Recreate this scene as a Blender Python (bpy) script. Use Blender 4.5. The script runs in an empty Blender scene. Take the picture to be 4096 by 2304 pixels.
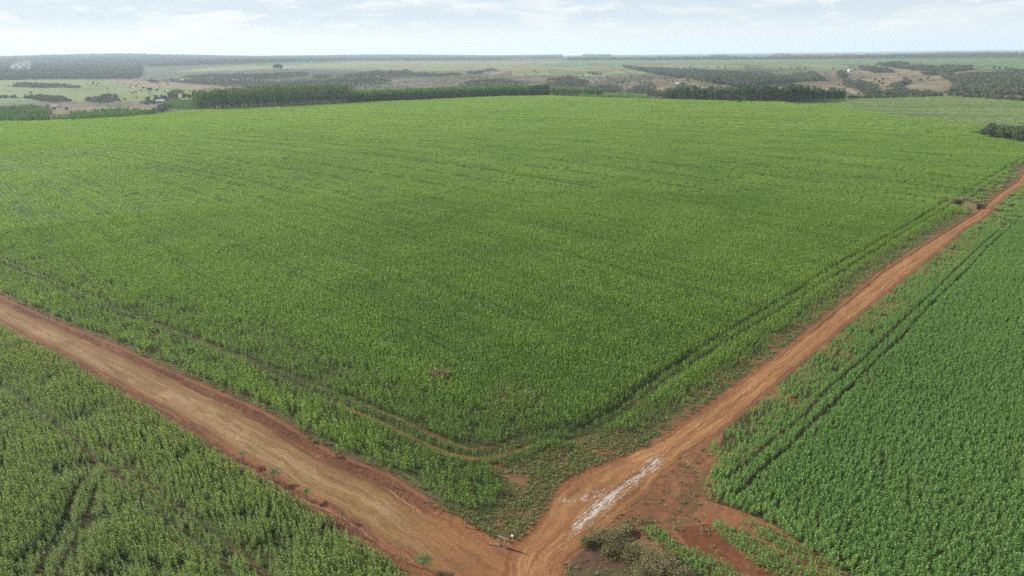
import bpy, math, random
import numpy as np
from mathutils import Matrix, Vector

# ---------------------------------------------------------------- camera
H = 55.0
PITCH, ROLL, FPX = math.radians(18.8), math.radians(0.8), 2731.0
_f = np.array([0, math.cos(PITCH), -math.sin(PITCH)])
_r0 = np.array([1.0, 0, 0]); _u0 = np.array([0, math.sin(PITCH), math.cos(PITCH)])
_r = _r0*math.cos(ROLL) - _u0*math.sin(ROLL)
_u = _u0*math.cos(ROLL) + _r0*math.sin(ROLL)
S = bpy.context.scene
COL = S.collection
cam_d = bpy.data.cameras.new("camera"); cam = bpy.data.objects.new("camera", cam_d); COL.objects.link(cam)
cam.matrix_world = Matrix(((_r[0], _u[0], -_f[0], 0), (_r[1], _u[1], -_f[1], 0), (_r[2], _u[2], -_f[2], H), (0, 0, 0, 1)))
cam_d.sensor_width = 36; cam_d.lens = 36*FPX/4096
cam_d.clip_start = 1; cam_d.clip_end = 120000
S.camera = cam

# ---------------------------------------------------------------- world, sun, exposure
SUN_EL, SUN_AZ = math.radians(27), math.atan2(-0.91, 0.41)      # azimuth clockwise from +Y
world = bpy.data.worlds.new("World"); S.world = world; world.use_nodes = True
wt = world.node_tree; wt.nodes.clear()


def N(t, kind, **kw):
    n = t.nodes.new(kind)
    for k, v in kw.items():
        if k.startswith('i_'):
            n.inputs[k[2:].replace('_', ' ')].default_value = v
        else:
            setattr(n, k, v)
    return n


def math_node(t, op, a, b=None, clamp=False):
    n = t.nodes.new('ShaderNodeMath'); n.operation = op; n.use_clamp = clamp
    for i, v in enumerate((a, b)):
        if v is None: continue
        if isinstance(v, (int, float)): n.inputs[i].default_value = v
        else: t.links.new(v, n.inputs[i])
    return n.outputs[0]


def map_range(t, v, a, b, c=0.0, d=1.0, smooth=False):
    n = t.nodes.new('ShaderNodeMapRange'); n.clamp = True
    if smooth: n.interpolation_type = 'SMOOTHSTEP'
    t.links.new(v, n.inputs['Value'])
    for k, x in zip(('From Min', 'From Max', 'To Min', 'To Max'), (a, b, c, d)): n.inputs[k].default_value = x
    return n.outputs['Result']


def mix_col(t, fac, a, b, mode='MIX'):
    n = t.nodes.new('ShaderNodeMix'); n.data_type = 'RGBA'; n.blend_type = mode
    for sock, v in ((n.inputs[0], fac), (n.inputs[6], a), (n.inputs[7], b)):
        if isinstance(v, (int, float)): sock.default_value = v
        elif isinstance(v, tuple): sock.default_value = (*v, 1) if len(v) == 3 else v
        else: t.links.new(v, sock)
    return n.outputs[2]


sky = N(wt, 'ShaderNodeTexSky', sky_type='NISHITA', sun_disc=False, sun_elevation=SUN_EL, sun_rotation=SUN_AZ % (2*math.pi),
        altitude=900, air_density=1.2, dust_density=2.5, ozone_density=1.5)
bg1 = N(wt, 'ShaderNodeBackground'); bg1.inputs['Strength'].default_value = 0.07
wt.links.new(sky.outputs[0], bg1.inputs[0])
tc = N(wt, 'ShaderNodeTexCoord')
sep = N(wt, 'ShaderNodeSeparateXYZ'); wt.links.new(tc.outputs['Generated'], sep.inputs[0])
el = sep.outputs['Z']
mp = N(wt, 'ShaderNodeMapping'); mp.inputs['Scale'].default_value = (7, 7, 42); mp.inputs['Location'].default_value = (3.3, 1.2, 0)
wt.links.new(tc.outputs['Generated'], mp.inputs[0])
n1 = N(wt, 'ShaderNodeTexNoise'); n1.inputs['Scale'].default_value = 1.0; n1.inputs['Detail'].default_value = 7; n1.inputs['Roughness'].default_value = 0.55
wt.links.new(mp.outputs[0], n1.inputs['Vector'])
mp2 = N(wt, 'ShaderNodeMapping'); mp2.inputs['Scale'].default_value = (17, 17, 75); mp2.inputs['Location'].default_value = (9.3, 4.2, 0)
wt.links.new(tc.outputs['Generated'], mp2.inputs[0])
n2 = N(wt, 'ShaderNodeTexNoise'); n2.inputs['Scale'].default_value = 1.0; n2.inputs['Detail'].default_value = 7; n2.inputs['Roughness'].default_value = 0.6
wt.links.new(mp2.outputs[0], n2.inputs['Vector'])
shade = map_range(wt, n1.outputs[0], 0.38, 0.53, smooth=True)
high = map_range(wt, el, 0.020, 0.052, 0.0, 1.0, smooth=True)
shade = math_node(wt, 'MULTIPLY', shade, high)
puff = math_node(wt, 'MULTIPLY', map_range(wt, n2.outputs[0], 0.52, 0.66, smooth=True), map_range(wt, el, 0.01, 0.03))
# whiter towards the sun's side, bluer away from it
side = map_range(wt, sep.outputs['X'], -0.45, 0.55)
base_c = mix_col(wt, side, (0.93, 0.945, 0.945), (0.82, 0.865, 0.885))
c = mix_col(wt, math_node(wt, 'MULTIPLY', shade, 0.85), base_c, (0.62, 0.73, 0.81))
c = mix_col(wt, math_node(wt, 'MULTIPLY', puff, 0.55), c, (1.02, 1.02, 1.0))
bg2 = N(wt, 'ShaderNodeBackground'); bg2.inputs['Strength'].default_value = 0.54
wt.links.new(c, bg2.inputs[0])
cover = map_range(wt, el, 0.1, 0.6, 0.97, 0.35, smooth=True)
mx = N(wt, 'ShaderNodeMixShader'); wt.links.new(cover, mx.inputs[0]); wt.links.new(bg1.outputs[0], mx.inputs[1]); wt.links.new(bg2.outputs[0], mx.inputs[2])
wo = N(wt, 'ShaderNodeOutputWorld'); wt.links.new(mx.outputs[0], wo.inputs[0])

sun_d = bpy.data.lights.new("sun", 'SUN'); sun_d.energy = 5.0; sun_d.angle = math.radians(0.9); sun_d.color = (1.0, 0.93, 0.82)
sun = bpy.data.objects.new("sun", sun_d); COL.objects.link(sun)
sd = Vector((math.cos(SUN_EL)*math.sin(SUN_AZ), math.cos(SUN_EL)*math.cos(SUN_AZ), math.sin(SUN_EL)))
sun.rotation_euler = sd.to_track_quat('Z', 'Y').to_euler()
sun.location = (-60, 30, 90)
S.view_settings.view_transform = 'Standard'; S.view_settings.look = 'None'
S.view_settings.exposure = 0.93; S.view_settings.gamma = 1.0
S.render.engine = 'CYCLES'
S.cycles.max_bounces = 5; S.cycles.diffuse_bounces = 2; S.cycles.glossy_bounces = 1; S.cycles.transmission_bounces = 3
S.cycles.volume_bounces = 1; S.cycles.transparent_max_bounces = 6
S.cycles.use_denoising = False; S.cycles.denoiser = 'OPENIMAGEDENOISE'; S.cycles.denoising_input_passes = 'RGB_ALBEDO_NORMAL'; S.cycles.denoising_prefilter = 'ACCURATE'
S.cycles.sample_clamp_indirect = 4.0
S.cycles.use_light_tree = True; S.cycles.use_adaptive_sampling = False
S.cycles.caustics_reflective = False; S.cycles.caustics_refractive = False

random.seed(7)
rng = np.random.default_rng(7)

# ---------------------------------------------------------------- plan geometry helpers


def ray(px, py):
    a = (np.asarray(px, float) - 2048)/FPX; b = (1152 - np.asarray(py, float))/FPX
    return _f + a[..., None]*_r + b[..., None]*_u


def flat(px, py):
    v = ray(px, py); t = -H/v[..., 2]
    return v[..., :2]*t[..., None]


def proj(x, y, z):
    v = np.stack([x, y, z - H], -1); d = v @ _f
    d = np.where(d < 1e-3, 1e-3, d)
    return 2048 + FPX*(v @ _r)/d, 1152 - FPX*(v @ _u)/d


def _hash(ix, iy, seed):
    h = (ix.astype(np.int64)*374761393 + iy.astype(np.int64)*668265263 + seed*2147483647) & 0xffffffff
    h = ((h ^ (h >> 13))*1274126177) & 0xffffffff
    return ((h ^ (h >> 16)) & 0xffff)/65535.0


def vnoise(x, y, seed=0):
    ix, iy = np.floor(x), np.floor(y); fx, fy = x-ix, y-iy
    fx = fx*fx*(3-2*fx); fy = fy*fy*(3-2*fy)
    a, b = _hash(ix, iy, seed), _hash(ix+1, iy, seed)
    c, d = _hash(ix, iy+1, seed), _hash(ix+1, iy+1, seed)
    return (a*(1-fx)+b*fx)*(1-fy) + (c*(1-fx)+d*fx)*fy


def fbm(x, y, sc, octv=4, seed=0, rough=0.5):
    x = np.asarray(x, float)/sc; y = np.asarray(y, float)/sc
    t = 0; a = 1; n = 0
    for o in range(octv):
        t = t + a*vnoise(x+17.3*o, y-9.1*o, seed+o); n += a; a *= rough; x = x*2.03; y = y*2.03
    return t/n


def sstep(a, b, v):
    t = np.clip((v-a)/(b-a), 0, 1); return t*t*(3-2*t)


def inpoly(px, py, poly):
    px = np.asarray(px); py = np.asarray(py); ins = np.zeros(px.shape, bool)
    n = len(poly)
    for i in range(n):
        x1, y1 = poly[i]; x2, y2 = poly[(i+1) % n]
        if y1 == y2: continue
        c = ((y1 > py) != (y2 > py)) & (px < (x2-x1)*(py-y1)/(y2-y1)+x1)
        ins ^= c
    return ins


def pdist(x, y, line):
    """distance to polyline (world) and length along it"""
    best = np.full(np.shape(x), 1e9); along = np.zeros(np.shape(x)); L = 0
    for (ax, ay), (bx, by) in zip(line[:-1], line[1:]):
        dx, dy = bx-ax, by-ay; l2 = dx*dx+dy*dy
        t = np.clip(((x-ax)*dx+(y-ay)*dy)/l2, 0, 1)
        d = np.hypot(x-ax-t*dx, y-ay-t*dy)
        m = d < best
        best = np.where(m, d, best); along = np.where(m, L+t*math.sqrt(l2), along)
        L += math.sqrt(l2)
    return best, along


def W(pts):
    a = np.array(pts, float); return flat(a[:, 0], a[:, 1])


# ---------------------------------------------------------------- traced plan lines (plan of the place, from the survey of the photo)
L_UP = [(-500, 960), (0, 1189), (137, 1253), (232, 1295), (339, 1336), (488, 1398), (646, 1473), (830, 1555), (1024, 1640), (1120, 1690), (1217, 1754), (1342, 1825), (1550, 1905), (1696, 2000), (1800, 2058), (1871, 2092), (1975, 2156), (2150, 2258), (2400, 2400)]
L_LO = [(-500, 1130), (0, 1307), (157, 1386), (282, 1452), (455, 1560), (613, 1647), (696, 1700), (800, 1767), (904, 1842), (1050, 1917), (1217, 2029), (1354, 2096), (1475, 2192), (1563, 2254), (1620, 2304), (1750, 2420), (1950, 2640)]
T_LE = [(2000, 2330), (2038, 2178), (2113, 2133), (2171, 2067), (2204, 2000), (2267, 1935), (2367, 1875), (2467, 1838), (2596, 1785), (2658, 1755), (2737, 1700), (2940, 1556), (3113, 1427), (3262, 1307), (3393, 1200), (3521, 1090), (3751, 944), (3892, 860), (3937, 825), (3998, 772), (4073, 723), (4096, 680), (4150, 640), (4300, 560)]
T_RI = [(2250, 2420), (2252, 2304), (2254, 2254), (2296, 2208), (2358, 2154), (2433, 2100), (2560, 2000), (2617, 1933), (2671, 1875), (2742, 1804), (2810, 1760), (2902, 1700), (3089, 1539), (3238, 1415), (3358, 1315), (3499, 1200), (3641, 1090), (3853, 918), (3950, 860), (3972, 825), (4029, 781), (4096, 737), (4180, 670), (4330, 580)]
EDGE = [(-900, 505), (0, 490), (256, 484), (500, 472), (640, 458), (780, 443), (1024, 433), (1400, 414), (1700, 400), (2000, 387), (2200, 385), (2400, 393), (2600, 397), (2800, 403), (3072, 410), (3150, 410), (3230, 401), (3400, 398), (3700, 392), (3800, 388), (4096, 410), (4900, 440)]
wL_UP, wL_LO, wT_LE, wT_RI = W(L_UP), W(L_LO), W(T_LE), W(T_RI)

TRAM_A = [(-300, 900), (0, 1035), (250, 1140), (540, 1265), (870, 1390), (1330, 1570), (1590, 1673), (1776, 1760), (1880, 1797), (1963, 1790), (2087, 1755), (2170, 1727), (2300, 1728), (2450, 1650), (2600, 1530), (2857, 1365), (3180, 1175), (3309, 1086), (3543, 953), (3610, 918), (3760, 825), (3822, 805), (3994, 690), (4096, 635), (4300, 530)]
TRAM_B = [(-300, 930), (0, 1062), (186, 1133), (323, 1220), (700, 1330), (1000, 1455), (1300, 1600), (1557, 1706), (1652, 1755), (1755, 1803), (1880, 1834), (1963, 1834), (2087, 1797), (2190, 1755), (2300, 1760), (2480, 1665), (2640, 1545), (2890, 1385), (3200, 1200), (3570, 964), (3654, 913), (3778, 843), (3879, 794), (4096, 655), (4300, 550)]
TRAM_C = [(2908, 1925), (2992, 1858), (3075, 1783), (3213, 1675), (3304, 1568), (3428, 1468), (3511, 1390), (3594, 1303), (3730, 1180), (3857, 1050), (3932, 980), (4096, 843), (4400, 640)]
TRAM_D = [(2946, 1988), (3034, 1900), (3158, 1796), (3271, 1680), (3345, 1613), (3494, 1460), (3600, 1365), (3707, 1240), (3879, 1077), (3941, 1002), (4096, 869), (4400, 670)]
TRAM_LL = [
    [(-200, 1440), (0, 1547), (75, 1593), (166, 1659), (300, 1770), (400, 1858), (442, 1883), (517, 1958), (609, 2033), (708, 2117), (800, 2188), (883, 2258), (950, 2340)],
    [(430, 1800), (554, 1904), (604, 1950), (688, 2017), (771, 2071), (938, 2204), (1000, 2250), (1080, 2330)],
    [(400, 1858), (346, 1917), (308, 1967), (258, 2092), (200, 2204), (150, 2320)],
    [(450, 1890), (390, 1960), (342, 2096), (287, 2192), (240, 2320)],
]
wA, wB, wC, wD = W(TRAM_A), W(TRAM_B), W(TRAM_C), W(TRAM_D)
wLL = [W(l) for l in TRAM_LL]
ROWDIR = np.array([0.816, -0.578]); ROWN = np.array([0.578, 0.816])
MDIR = np.array([0.66, -0.75]); MN = np.array([0.75, 0.66])
TRDIR = np.array([0.694, 0.720]); TRN = np.array([0.720, -0.694])
# faint drilling lines in the big field: parallel to the wide road
P_CORNER = [(1690, 2000), (1740, 2030), (1870, 2092), (1975, 2158), (2035, 2178), (2110, 2135), (2171, 2067), (2204, 2000), (2220, 1940), (2260, 1915), (2367, 1870), (2467, 1835), (2600, 1783), (2600, 1740), (2460, 1725), (2370, 1738), (2230, 1780), (2100, 1838), (1960, 1860), (1960, 1900), (2010, 1960), (1975, 2030), (1900, 2045), (1800, 2020)]
P_ISLAND = [(2140, 1890), (2150, 1845), (2200, 1795), (2265, 1780), (2330, 1790), (2370, 1825), (2365, 1860), (2280, 1895), (2200, 1918), (2150, 1912)]
P_MAIN = L_UP[:17] + [(2038, 2175)] + T_LE[2:] + [(4900, 440)] + EDGE[::-1][1:]
P_RIGHT = [(2902, 1700)] + T_RI[12:] + [(5200, 560), (5600, 2700), (3500, 2450), (3330, 2285), (3200, 2180), (3075, 2088), (2930, 2033), (2825, 2000), (2817, 1930), (2867, 1850), (2830, 1790)]
P_LOW = L_LO + [(1500, 2700), (-1500, 2700), (-1500, 700)]
P_STRIP1 = [(2840, 2095), (2890, 2100), (3000, 2155), (3110, 2215), (3260, 2300), (3330, 2350), (3180, 2350), (3060, 2290), (2950, 2210), (2870, 2145)]
P_STRIP2 = [(2560, 2110), (2630, 2120), (2700, 2180), (2830, 2230), (2930, 2280), (3020, 2350), (2820, 2350), (2740, 2290), (2680, 2230), (2620, 2180)]
P_STRIP0 = [(2950, 2085), (3010, 2090), (3140, 2160), (3320, 2260), (3400, 2330), (3300, 2330), (3150, 2225), (3030, 2150)]
P_WEEDS2 = [(2500, 2060), (2600, 2085), (2680, 2130), (2660, 2170), (2600, 2160), (2500, 2110)]
P_BARE = [(2902, 1700), (2742, 1804), (2617, 1933), (2433, 2100), (2254, 2254), (2230, 2450), (3500, 2500), (3420, 2320), (3075, 2088), (2930, 2033), (2825, 2000), (2817, 1930), (2867, 1850)]
P_PLOT = [(2325, 2200), (2400, 2195), (2500, 2240), (2580, 2300), (2650, 2420), (2230, 2420), (2254, 2254)]
P_WOODR = [(3880, 535), (3925, 522), (3950, 515), (4020, 518), (4100, 532), (4500, 560), (4500, 640), (4096, 574), (4000, 560), (3930, 548)]
P_MOUND = [(1722, 1510), (1745, 1504), (1800, 1518), (1798, 1530), (1730, 1527)]

# ---------------------------------------------------------------- terrain
COLS = [0, 512, 1024, 1536, 2048, 2560, 3072, 3584, 4096]
TAB = {
    0:    [('z', 120, -12), (445, 1350), (390, 1900), (325, 2900), (300, 3500), (265, 5000), (240, 7000), (230, 9500), ('Z', 40000, 0)],
    512:  [('z', 120, -10), (430, 1350), (400, 1700), (335, 2600), (300, 3400), (265, 4800), (235, 7000), (221, 9500), ('Z', 40000, 0)],
    1024: [('z', 130, -4), (395, 1300), (350, 1900), (300, 2700), (280, 3300), (250, 4600), (240, 6500), (230, 9500), ('Z', 40000, 0)],
    1536: [('z', 130, -4), (380, 1300), (345, 1650), (310, 2100), (285, 2700), (247, 4700), (240, 6500), (224, 10500), ('Z', 40000, 0)],
    2048: [('z', 130, -4), (372, 1300), (340, 1650), (307, 2050), (284, 2600), (245, 4700), (237, 6500), (225, 11000), ('Z', 40000, 0)],
    2560: [('z', 120, -5), (380, 1150), (345, 1550), (308, 2000), (275, 2700), (243, 4600), (232, 6500), (221, 11000), (218, 40000)],
    3072: [('z', 120, -6), (388, 1100), (350, 1500), (300, 2000), (281, 2400), (241, 4400), (230, 6500), (217, 11000), (210.5, 40000)],
    3584: [('z', 100, -8), (380, 1100), (340, 1450), (300, 1900), (268, 2400), (237, 4000), (225, 6500), (211, 11000), (203.5, 40000)],
    4096: [('z', 100, -8), (392, 1100), (350, 1400), (310, 1750), (280, 2200), (234, 3900), (222, 6000), (206, 11000), (197, 40000)],
}


def az_of(px, py):
    v = ray(px, py); return np.arctan2(v[..., 0], v[..., 1])


_ex = np.array([e[0] for e in EDGE], float); _ey = np.array([e[1] for e in EDGE], float)
_exf = np.arange(-900, 4901, 20.0); _eyf = np.interp(_exf, _ex, _ey)
_ew = flat(_exf, _eyf); EDGE_AZ = np.arctan2(_ew[:, 0], _ew[:, 1]); EDGE_R = np.hypot(_ew[:, 0], _ew[:, 1])


def r_edge(az): return np.interp(az, EDGE_AZ, EDGE_R)


_caz, _cr, _cz = [], [], []
for cx in COLS:
    yh = 250 - 0.0137*cx; a = float(az_of(cx, yh + 60)); re = float(r_edge(a)); rr = [re]; zz = [0.0]
    for e in TAB[cx]:
        if e[0] == 'z': rr.append(re+e[1]); zz.append(e[2])
        elif e[0] == 'Z': rr.append(e[1]); zz.append(e[2])
        else:
            v = ray(cx, e[0]); rr.append(e[1]); zz.append(H + e[1]*v[2]/math.hypot(v[0], v[1]))
    _caz.append(a); _cr.append(rr); _cz.append(zz)
_caz = np.array(_caz); _cr = np.array(_cr); _cz = np.array(_cz)


def base_z(x, y):
    az = np.arctan2(x, y); r = np.hypot(x, y)
    sh = az.shape
    az1 = az.ravel(); r1 = r.ravel()
    azc = np.clip(az1, _caz[0], _caz[-1])
    R = [np.interp(azc, _caz, _cr[:, k]) for k in range(_cr.shape[1])]
    Z = [np.interp(azc, _caz, _cz[:, k]) for k in range(_cr.shape[1])]
    R[0] = np.minimum(r_edge(az1), R[1]-40)
    z = np.zeros_like(r1)
    for k in range(len(R)-1):
        m = (r1 >= R[k]) & (r1 < R[k+1])
        t = (r1-R[k])/(R[k+1]-R[k]); t = t*0.5 + 0.5*t*t*(3-2*t)
        z = np.where(m, Z[k]+(Z[k+1]-Z[k])*t, z)
    z = np.where(r1 >= R[-1], Z[-1], z)
    # relief of the broken country beyond the field: ridges and gullies
    k1 = sstep(30, 350, r1-R[0])*(1-sstep(2300, 3300, r1))
    side = 0.35 + 0.65*sstep(-0.15, 0.1, az1)
    g = np.abs(fbm(x.ravel(), y.ravel(), 420, 4, 31)-0.5)*2
    g2 = fbm(x.ravel(), y.ravel(), 130, 3, 35)-0.5
    z = z + k1*side*(38*(g-0.35) + 14*g2)
    k2 = sstep(4500, 7500, r1)
    z = z + k2*(fbm(x.ravel(), y.ravel(), 1500, 4, 41)-0.5)*22*(1-sstep(15000, 30000, r1)*0.6)
    return z.reshape(sh)


def ground_hit(px, py):
    """world point on the terrain seen at a photo point"""
    v = ray(float(px), float(py)); h = math.hypot(v[0], v[1]); dx, dy, s = v[0]/h, v[1]/h, v[2]/h
    r = np.geomspace(50, 39000, 6000); z = base_z(dx*r, dy*r); m = H + s*r
    i = np.argmax(z >= m) if (z >= m).any() else len(r)-1
    return float(dx*r[i]), float(dy*r[i]), float(z[i])


# ---------------------------------------------------------------- object helpers
def make_mesh(name, V, Fc, mat=None, smooth=False, attrs=None, uv=None):
    V = np.asarray(V, np.float32); Fc = np.asarray(Fc, np.int32)
    me = bpy.data.meshes.new(name)
    k = Fc.shape[1]; nf = len(Fc)
    me.vertices.add(len(V)); me.vertices.foreach_set('co', V.ravel())
    me.loops.add(nf*k); me.loops.foreach_set('vertex_index', Fc.ravel())
    me.polygons.add(nf); me.polygons.foreach_set('loop_start', np.arange(nf, dtype=np.int32)*k)
    me.polygons.foreach_set('loop_total', np.full(nf, k, np.int32))
    if smooth: me.polygons.foreach_set('use_smooth', np.ones(nf, bool))
    me.update(calc_edges=True)
    for an, (ty, dom, data) in (attrs or {}).items():
        at = me.attributes.new(an, ty, dom)
        at.data.foreach_set('color' if ty == 'FLOAT_COLOR' else 'vector' if ty == 'FLOAT_VECTOR' else 'value', np.asarray(data).ravel())
    if uv is not None:
        l = me.uv_layers.new(name='UVMap'); l.data.foreach_set('uv', np.asarray(uv, np.float32)[Fc.ravel()].ravel())
    if mat: me.materials.append(mat)
    return me


def link(name, me, parent=None, loc=None):
    o = bpy.data.objects.new(name, me); COL.objects.link(o)
    if parent: o.parent = parent
    if loc is not None: o.location = loc
    return o


def tag(o, label=None, cat=None, group=None, kind=None):
    if label: o['label'] = label
    if cat: o['category'] = cat
    if group: o['group'] = group
    if kind: o['kind'] = kind
    return o


def empty(name, loc, rz=0.0, s=1.0):
    o = bpy.data.objects.new(name, None); COL.objects.link(o); o.location = loc; o.rotation_euler.z = rz; o.scale = (s, s, s)
    o.empty_display_size = 0.3
    return o


def copy_thing(src, loc, rz=0.0, s=(1, 1, 1)):
    c = src.copy(); COL.objects.link(c); c.location = loc; c.rotation_euler.z = rz; c.scale = s
    for ch in src.children:
        d = ch.copy(); COL.objects.link(d); d.parent = c
        for g in ch.children:
            e = g.copy(); COL.objects.link(e); e.parent = d
    return c


class MB:
    def __init__(s): s.V = []; s.F = []
    def quad(s, a, b, c, d):
        n = len(s.V); s.V += [a, b, c, d]; s.F.append((n, n+1, n+2, n+3))
    def box(s, c, d, rz=0.0, rx=0.0):
        M = Matrix.Rotation(rz, 3, 'Z') @ Matrix.Rotation(rx, 3, 'X')
        p = [Vector(c) + M @ Vector((sx*d[0]/2, sy*d[1]/2, sz*d[2]/2)) for sx in (-1, 1) for sy in (-1, 1) for sz in (-1, 1)]
        n = len(s.V); s.V += [tuple(q) for q in p]
        for f in ((0, 1, 3, 2), (4, 6, 7, 5), (0, 4, 5, 1), (2, 3, 7, 6), (0, 2, 6, 4), (1, 5, 7, 3)):
            s.F.append(tuple(n+i for i in f))
    def tube(s, pts, rad, k=6):
        n0 = len(s.V); m = len(pts)
        for i, p in enumerate(pts):
            p = Vector(p); t = (Vector(pts[min(i+1, m-1)])-Vector(pts[max(i-1, 0)])).normalized()
            a = t.cross(Vector((0.31, 0.95, 0.05))).normalized(); b = t.cross(a)
            for j in range(k):
                an = 2*math.pi*j/k; s.V.append(tuple(p + (a*math.cos(an)+b*math.sin(an))*rad[i]))
        for i in range(m-1):
            for j in range(k):
                s.F.append((n0+i*k+j, n0+i*k+(j+1) % k, n0+(i+1)*k+(j+1) % k, n0+(i+1)*k+j))
        n1 = len(s.V); s.V.append(tuple(pts[-1])); s.V.append(tuple(pts[0]))
        for j in range(0, k):
            s.F.append((n0+(m-1)*k+j, n0+(m-1)*k+(j+1) % k, n1, n1)); s.F.append((n0+(j+1) % k, n0+j, n1+1, n1+1))
    def mesh(s, name, mat, smooth=False):
        me = bpy.data.meshes.new(name)
        me.from_pydata([tuple(v) for v in s.V], [], [tuple(dict.fromkeys(f)) for f in s.F]); me.update()
        if smooth: me.polygons.foreach_set('use_smooth', np.ones(len(me.polygons), bool))
        me.materials.append(mat); return me


# ---------------------------------------------------------------- materials
def new_mat(name):
    m = bpy.data.materials.new(name); m.use_nodes = True; m.node_tree.nodes.clear(); return m, m.node_tree


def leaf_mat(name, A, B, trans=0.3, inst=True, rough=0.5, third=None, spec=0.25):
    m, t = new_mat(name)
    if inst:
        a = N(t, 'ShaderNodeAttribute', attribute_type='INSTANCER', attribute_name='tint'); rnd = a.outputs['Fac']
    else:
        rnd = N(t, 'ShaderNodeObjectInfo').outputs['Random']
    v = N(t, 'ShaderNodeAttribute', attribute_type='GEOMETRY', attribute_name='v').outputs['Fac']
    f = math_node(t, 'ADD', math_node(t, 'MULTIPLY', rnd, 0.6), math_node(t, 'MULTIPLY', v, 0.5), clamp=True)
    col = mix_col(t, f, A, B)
    if third:
        col = mix_col(t, map_range(t, v, 0.9, 0.97), col, third)
    p = N(t, 'ShaderNodeBsdfPrincipled'); t.links.new(col, p.inputs['Base Color']); p.inputs['Roughness'].default_value = rough
    p.inputs['Specular IOR Level'].default_value = spec
    tr = N(t, 'ShaderNodeBsdfTranslucent'); t.links.new(mix_col(t, 1.0, col, (1.15, 1.3, 0.55), 'MULTIPLY'), tr.inputs[0])
    mx = N(t, 'ShaderNodeMixShader'); mx.inputs[0].default_value = trans
    t.links.new(p.outputs[0], mx.inputs[1]); t.links.new(tr.outputs[0], mx.inputs[2])
    o = N(t, 'ShaderNodeOutputMaterial'); t.links.new(mx.outputs[0], o.inputs[0])
    return m


def plain_mat(name, A, B, scale=3.0, rough=0.85, stretch=(1, 1, 1), bump=0.0):
    m, t = new_mat(name)
    tc = N(t, 'ShaderNodeTexCoord'); mp = N(t, 'ShaderNodeMapping'); mp.inputs['Scale'].default_value = stretch
    t.links.new(tc.outputs['Object'], mp.inputs[0])
    n = N(t, 'ShaderNodeTexNoise'); n.inputs['Scale'].default_value = scale; n.inputs['Detail'].default_value = 5
    t.links.new(mp.outputs[0], n.inputs['Vector'])
    col = mix_col(t, map_range(t, n.outputs[0], 0.3, 0.7), A, B)
    p = N(t, 'ShaderNodeBsdfPrincipled'); t.links.new(col, p.inputs['Base Color']); p.inputs['Roughness'].default_value = rough
    if bump:
        b = N(t, 'ShaderNodeBump'); b.inputs['Strength'].default_value = bump; b.inputs['Distance'].default_value = 0.1
        t.links.new(n.outputs[0], b.inputs['Height']); t.links.new(b.outputs[0], p.inputs['Normal'])
    o = N(t, 'ShaderNodeOutputMaterial'); t.links.new(p.outputs[0], o.inputs[0])
    return m


EARTH = 0.44        # albedo scale of the soils, all of them a little brighter on the colour chart than in the ground


def earth_mat(name, uvstreak=False):
    """vertex colour of the soil / land cover, broken up by procedural grain"""
    m, t = new_mat(name)
    a = N(t, 'ShaderNodeAttribute', attribute_type='GEOMETRY', attribute_name='col')
    tc = N(t, 'ShaderNodeTexCoord')
    n = N(t, 'ShaderNodeTexNoise'); n.inputs['Scale'].default_value = 2.2; n.inputs['Detail'].default_value = 6; n.inputs['Roughness'].default_value = 0.65
    t.links.new(tc.outputs['Object'], n.inputs['Vector'])
    nb = N(t, 'ShaderNodeTexNoise'); nb.inputs['Scale'].default_value = 0.05; nb.inputs['Detail'].default_value = 8; nb.inputs['Roughness'].default_value = 0.7
    t.links.new(tc.outputs['Object'], nb.inputs['Vector'])
    f = map_range(t, n.outputs[0], 0.25, 0.75, 0.72*EARTH, 1.28*EARTH)
    f = math_node(t, 'MULTIPLY', f, map_range(t, nb.outputs[0], 0.3, 0.7, 0.78, 1.22))
    hgt = n.outputs[0]
    if uvstreak:
        mp = N(t, 'ShaderNodeMapping'); mp.inputs['Scale'].default_value = (0.07, 2.6, 1); t.links.new(tc.outputs['UV'], mp.inputs[0])
        ns = N(t, 'ShaderNodeTexNoise'); ns.inputs['Scale'].default_value = 1.0; ns.inputs['Detail'].default_value = 6; ns.inputs['Roughness'].default_value = 0.6
        t.links.new(mp.outputs[0], ns.inputs['Vector'])
        f = math_node(t, 'MULTIPLY', f, map_range(t, ns.outputs[0], 0.3, 0.7, 0.70, 1.30))
        nf_ = N(t, 'ShaderNodeTexNoise'); nf_.inputs['Scale'].default_value = 7.0; nf_.inputs['Detail'].default_value = 3; t.links.new(tc.outputs['Object'], nf_.inputs['Vector'])
        f = math_node(t, 'MULTIPLY', f, map_range(t, nf_.outputs[0], 0.3, 0.7, 0.78, 1.22))
        hgt = math_node(t, 'ADD', math_node(t, 'MULTIPLY', ns.outputs[0], 1.3), n.outputs[0])
    cc = N(t, 'ShaderNodeCombineXYZ')
    for i in range(3): t.links.new(f, cc.inputs[i])
    col = mix_col(t, 1.0, a.outputs['Color'], cc.outputs[0], 'MULTIPLY')
    p = N(t, 'ShaderNodeBsdfPrincipled'); t.links.new(col, p.inputs['Base Color']); p.inputs['Roughness'].default_value = 0.95
    p.inputs['Specular IOR Level'].default_value = 0.1
    b = N(t, 'ShaderNodeBump'); b.inputs['Strength'].default_value = 0.5; b.inputs['Distance'].default_value = 0.12
    t.links.new(hgt, b.inputs['Height']); t.links.new(b.outputs[0], p.inputs['Normal'])
    o = N(t, 'ShaderNodeOutputMaterial'); t.links.new(p.outputs[0], o.inputs[0])
    return m


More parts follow.
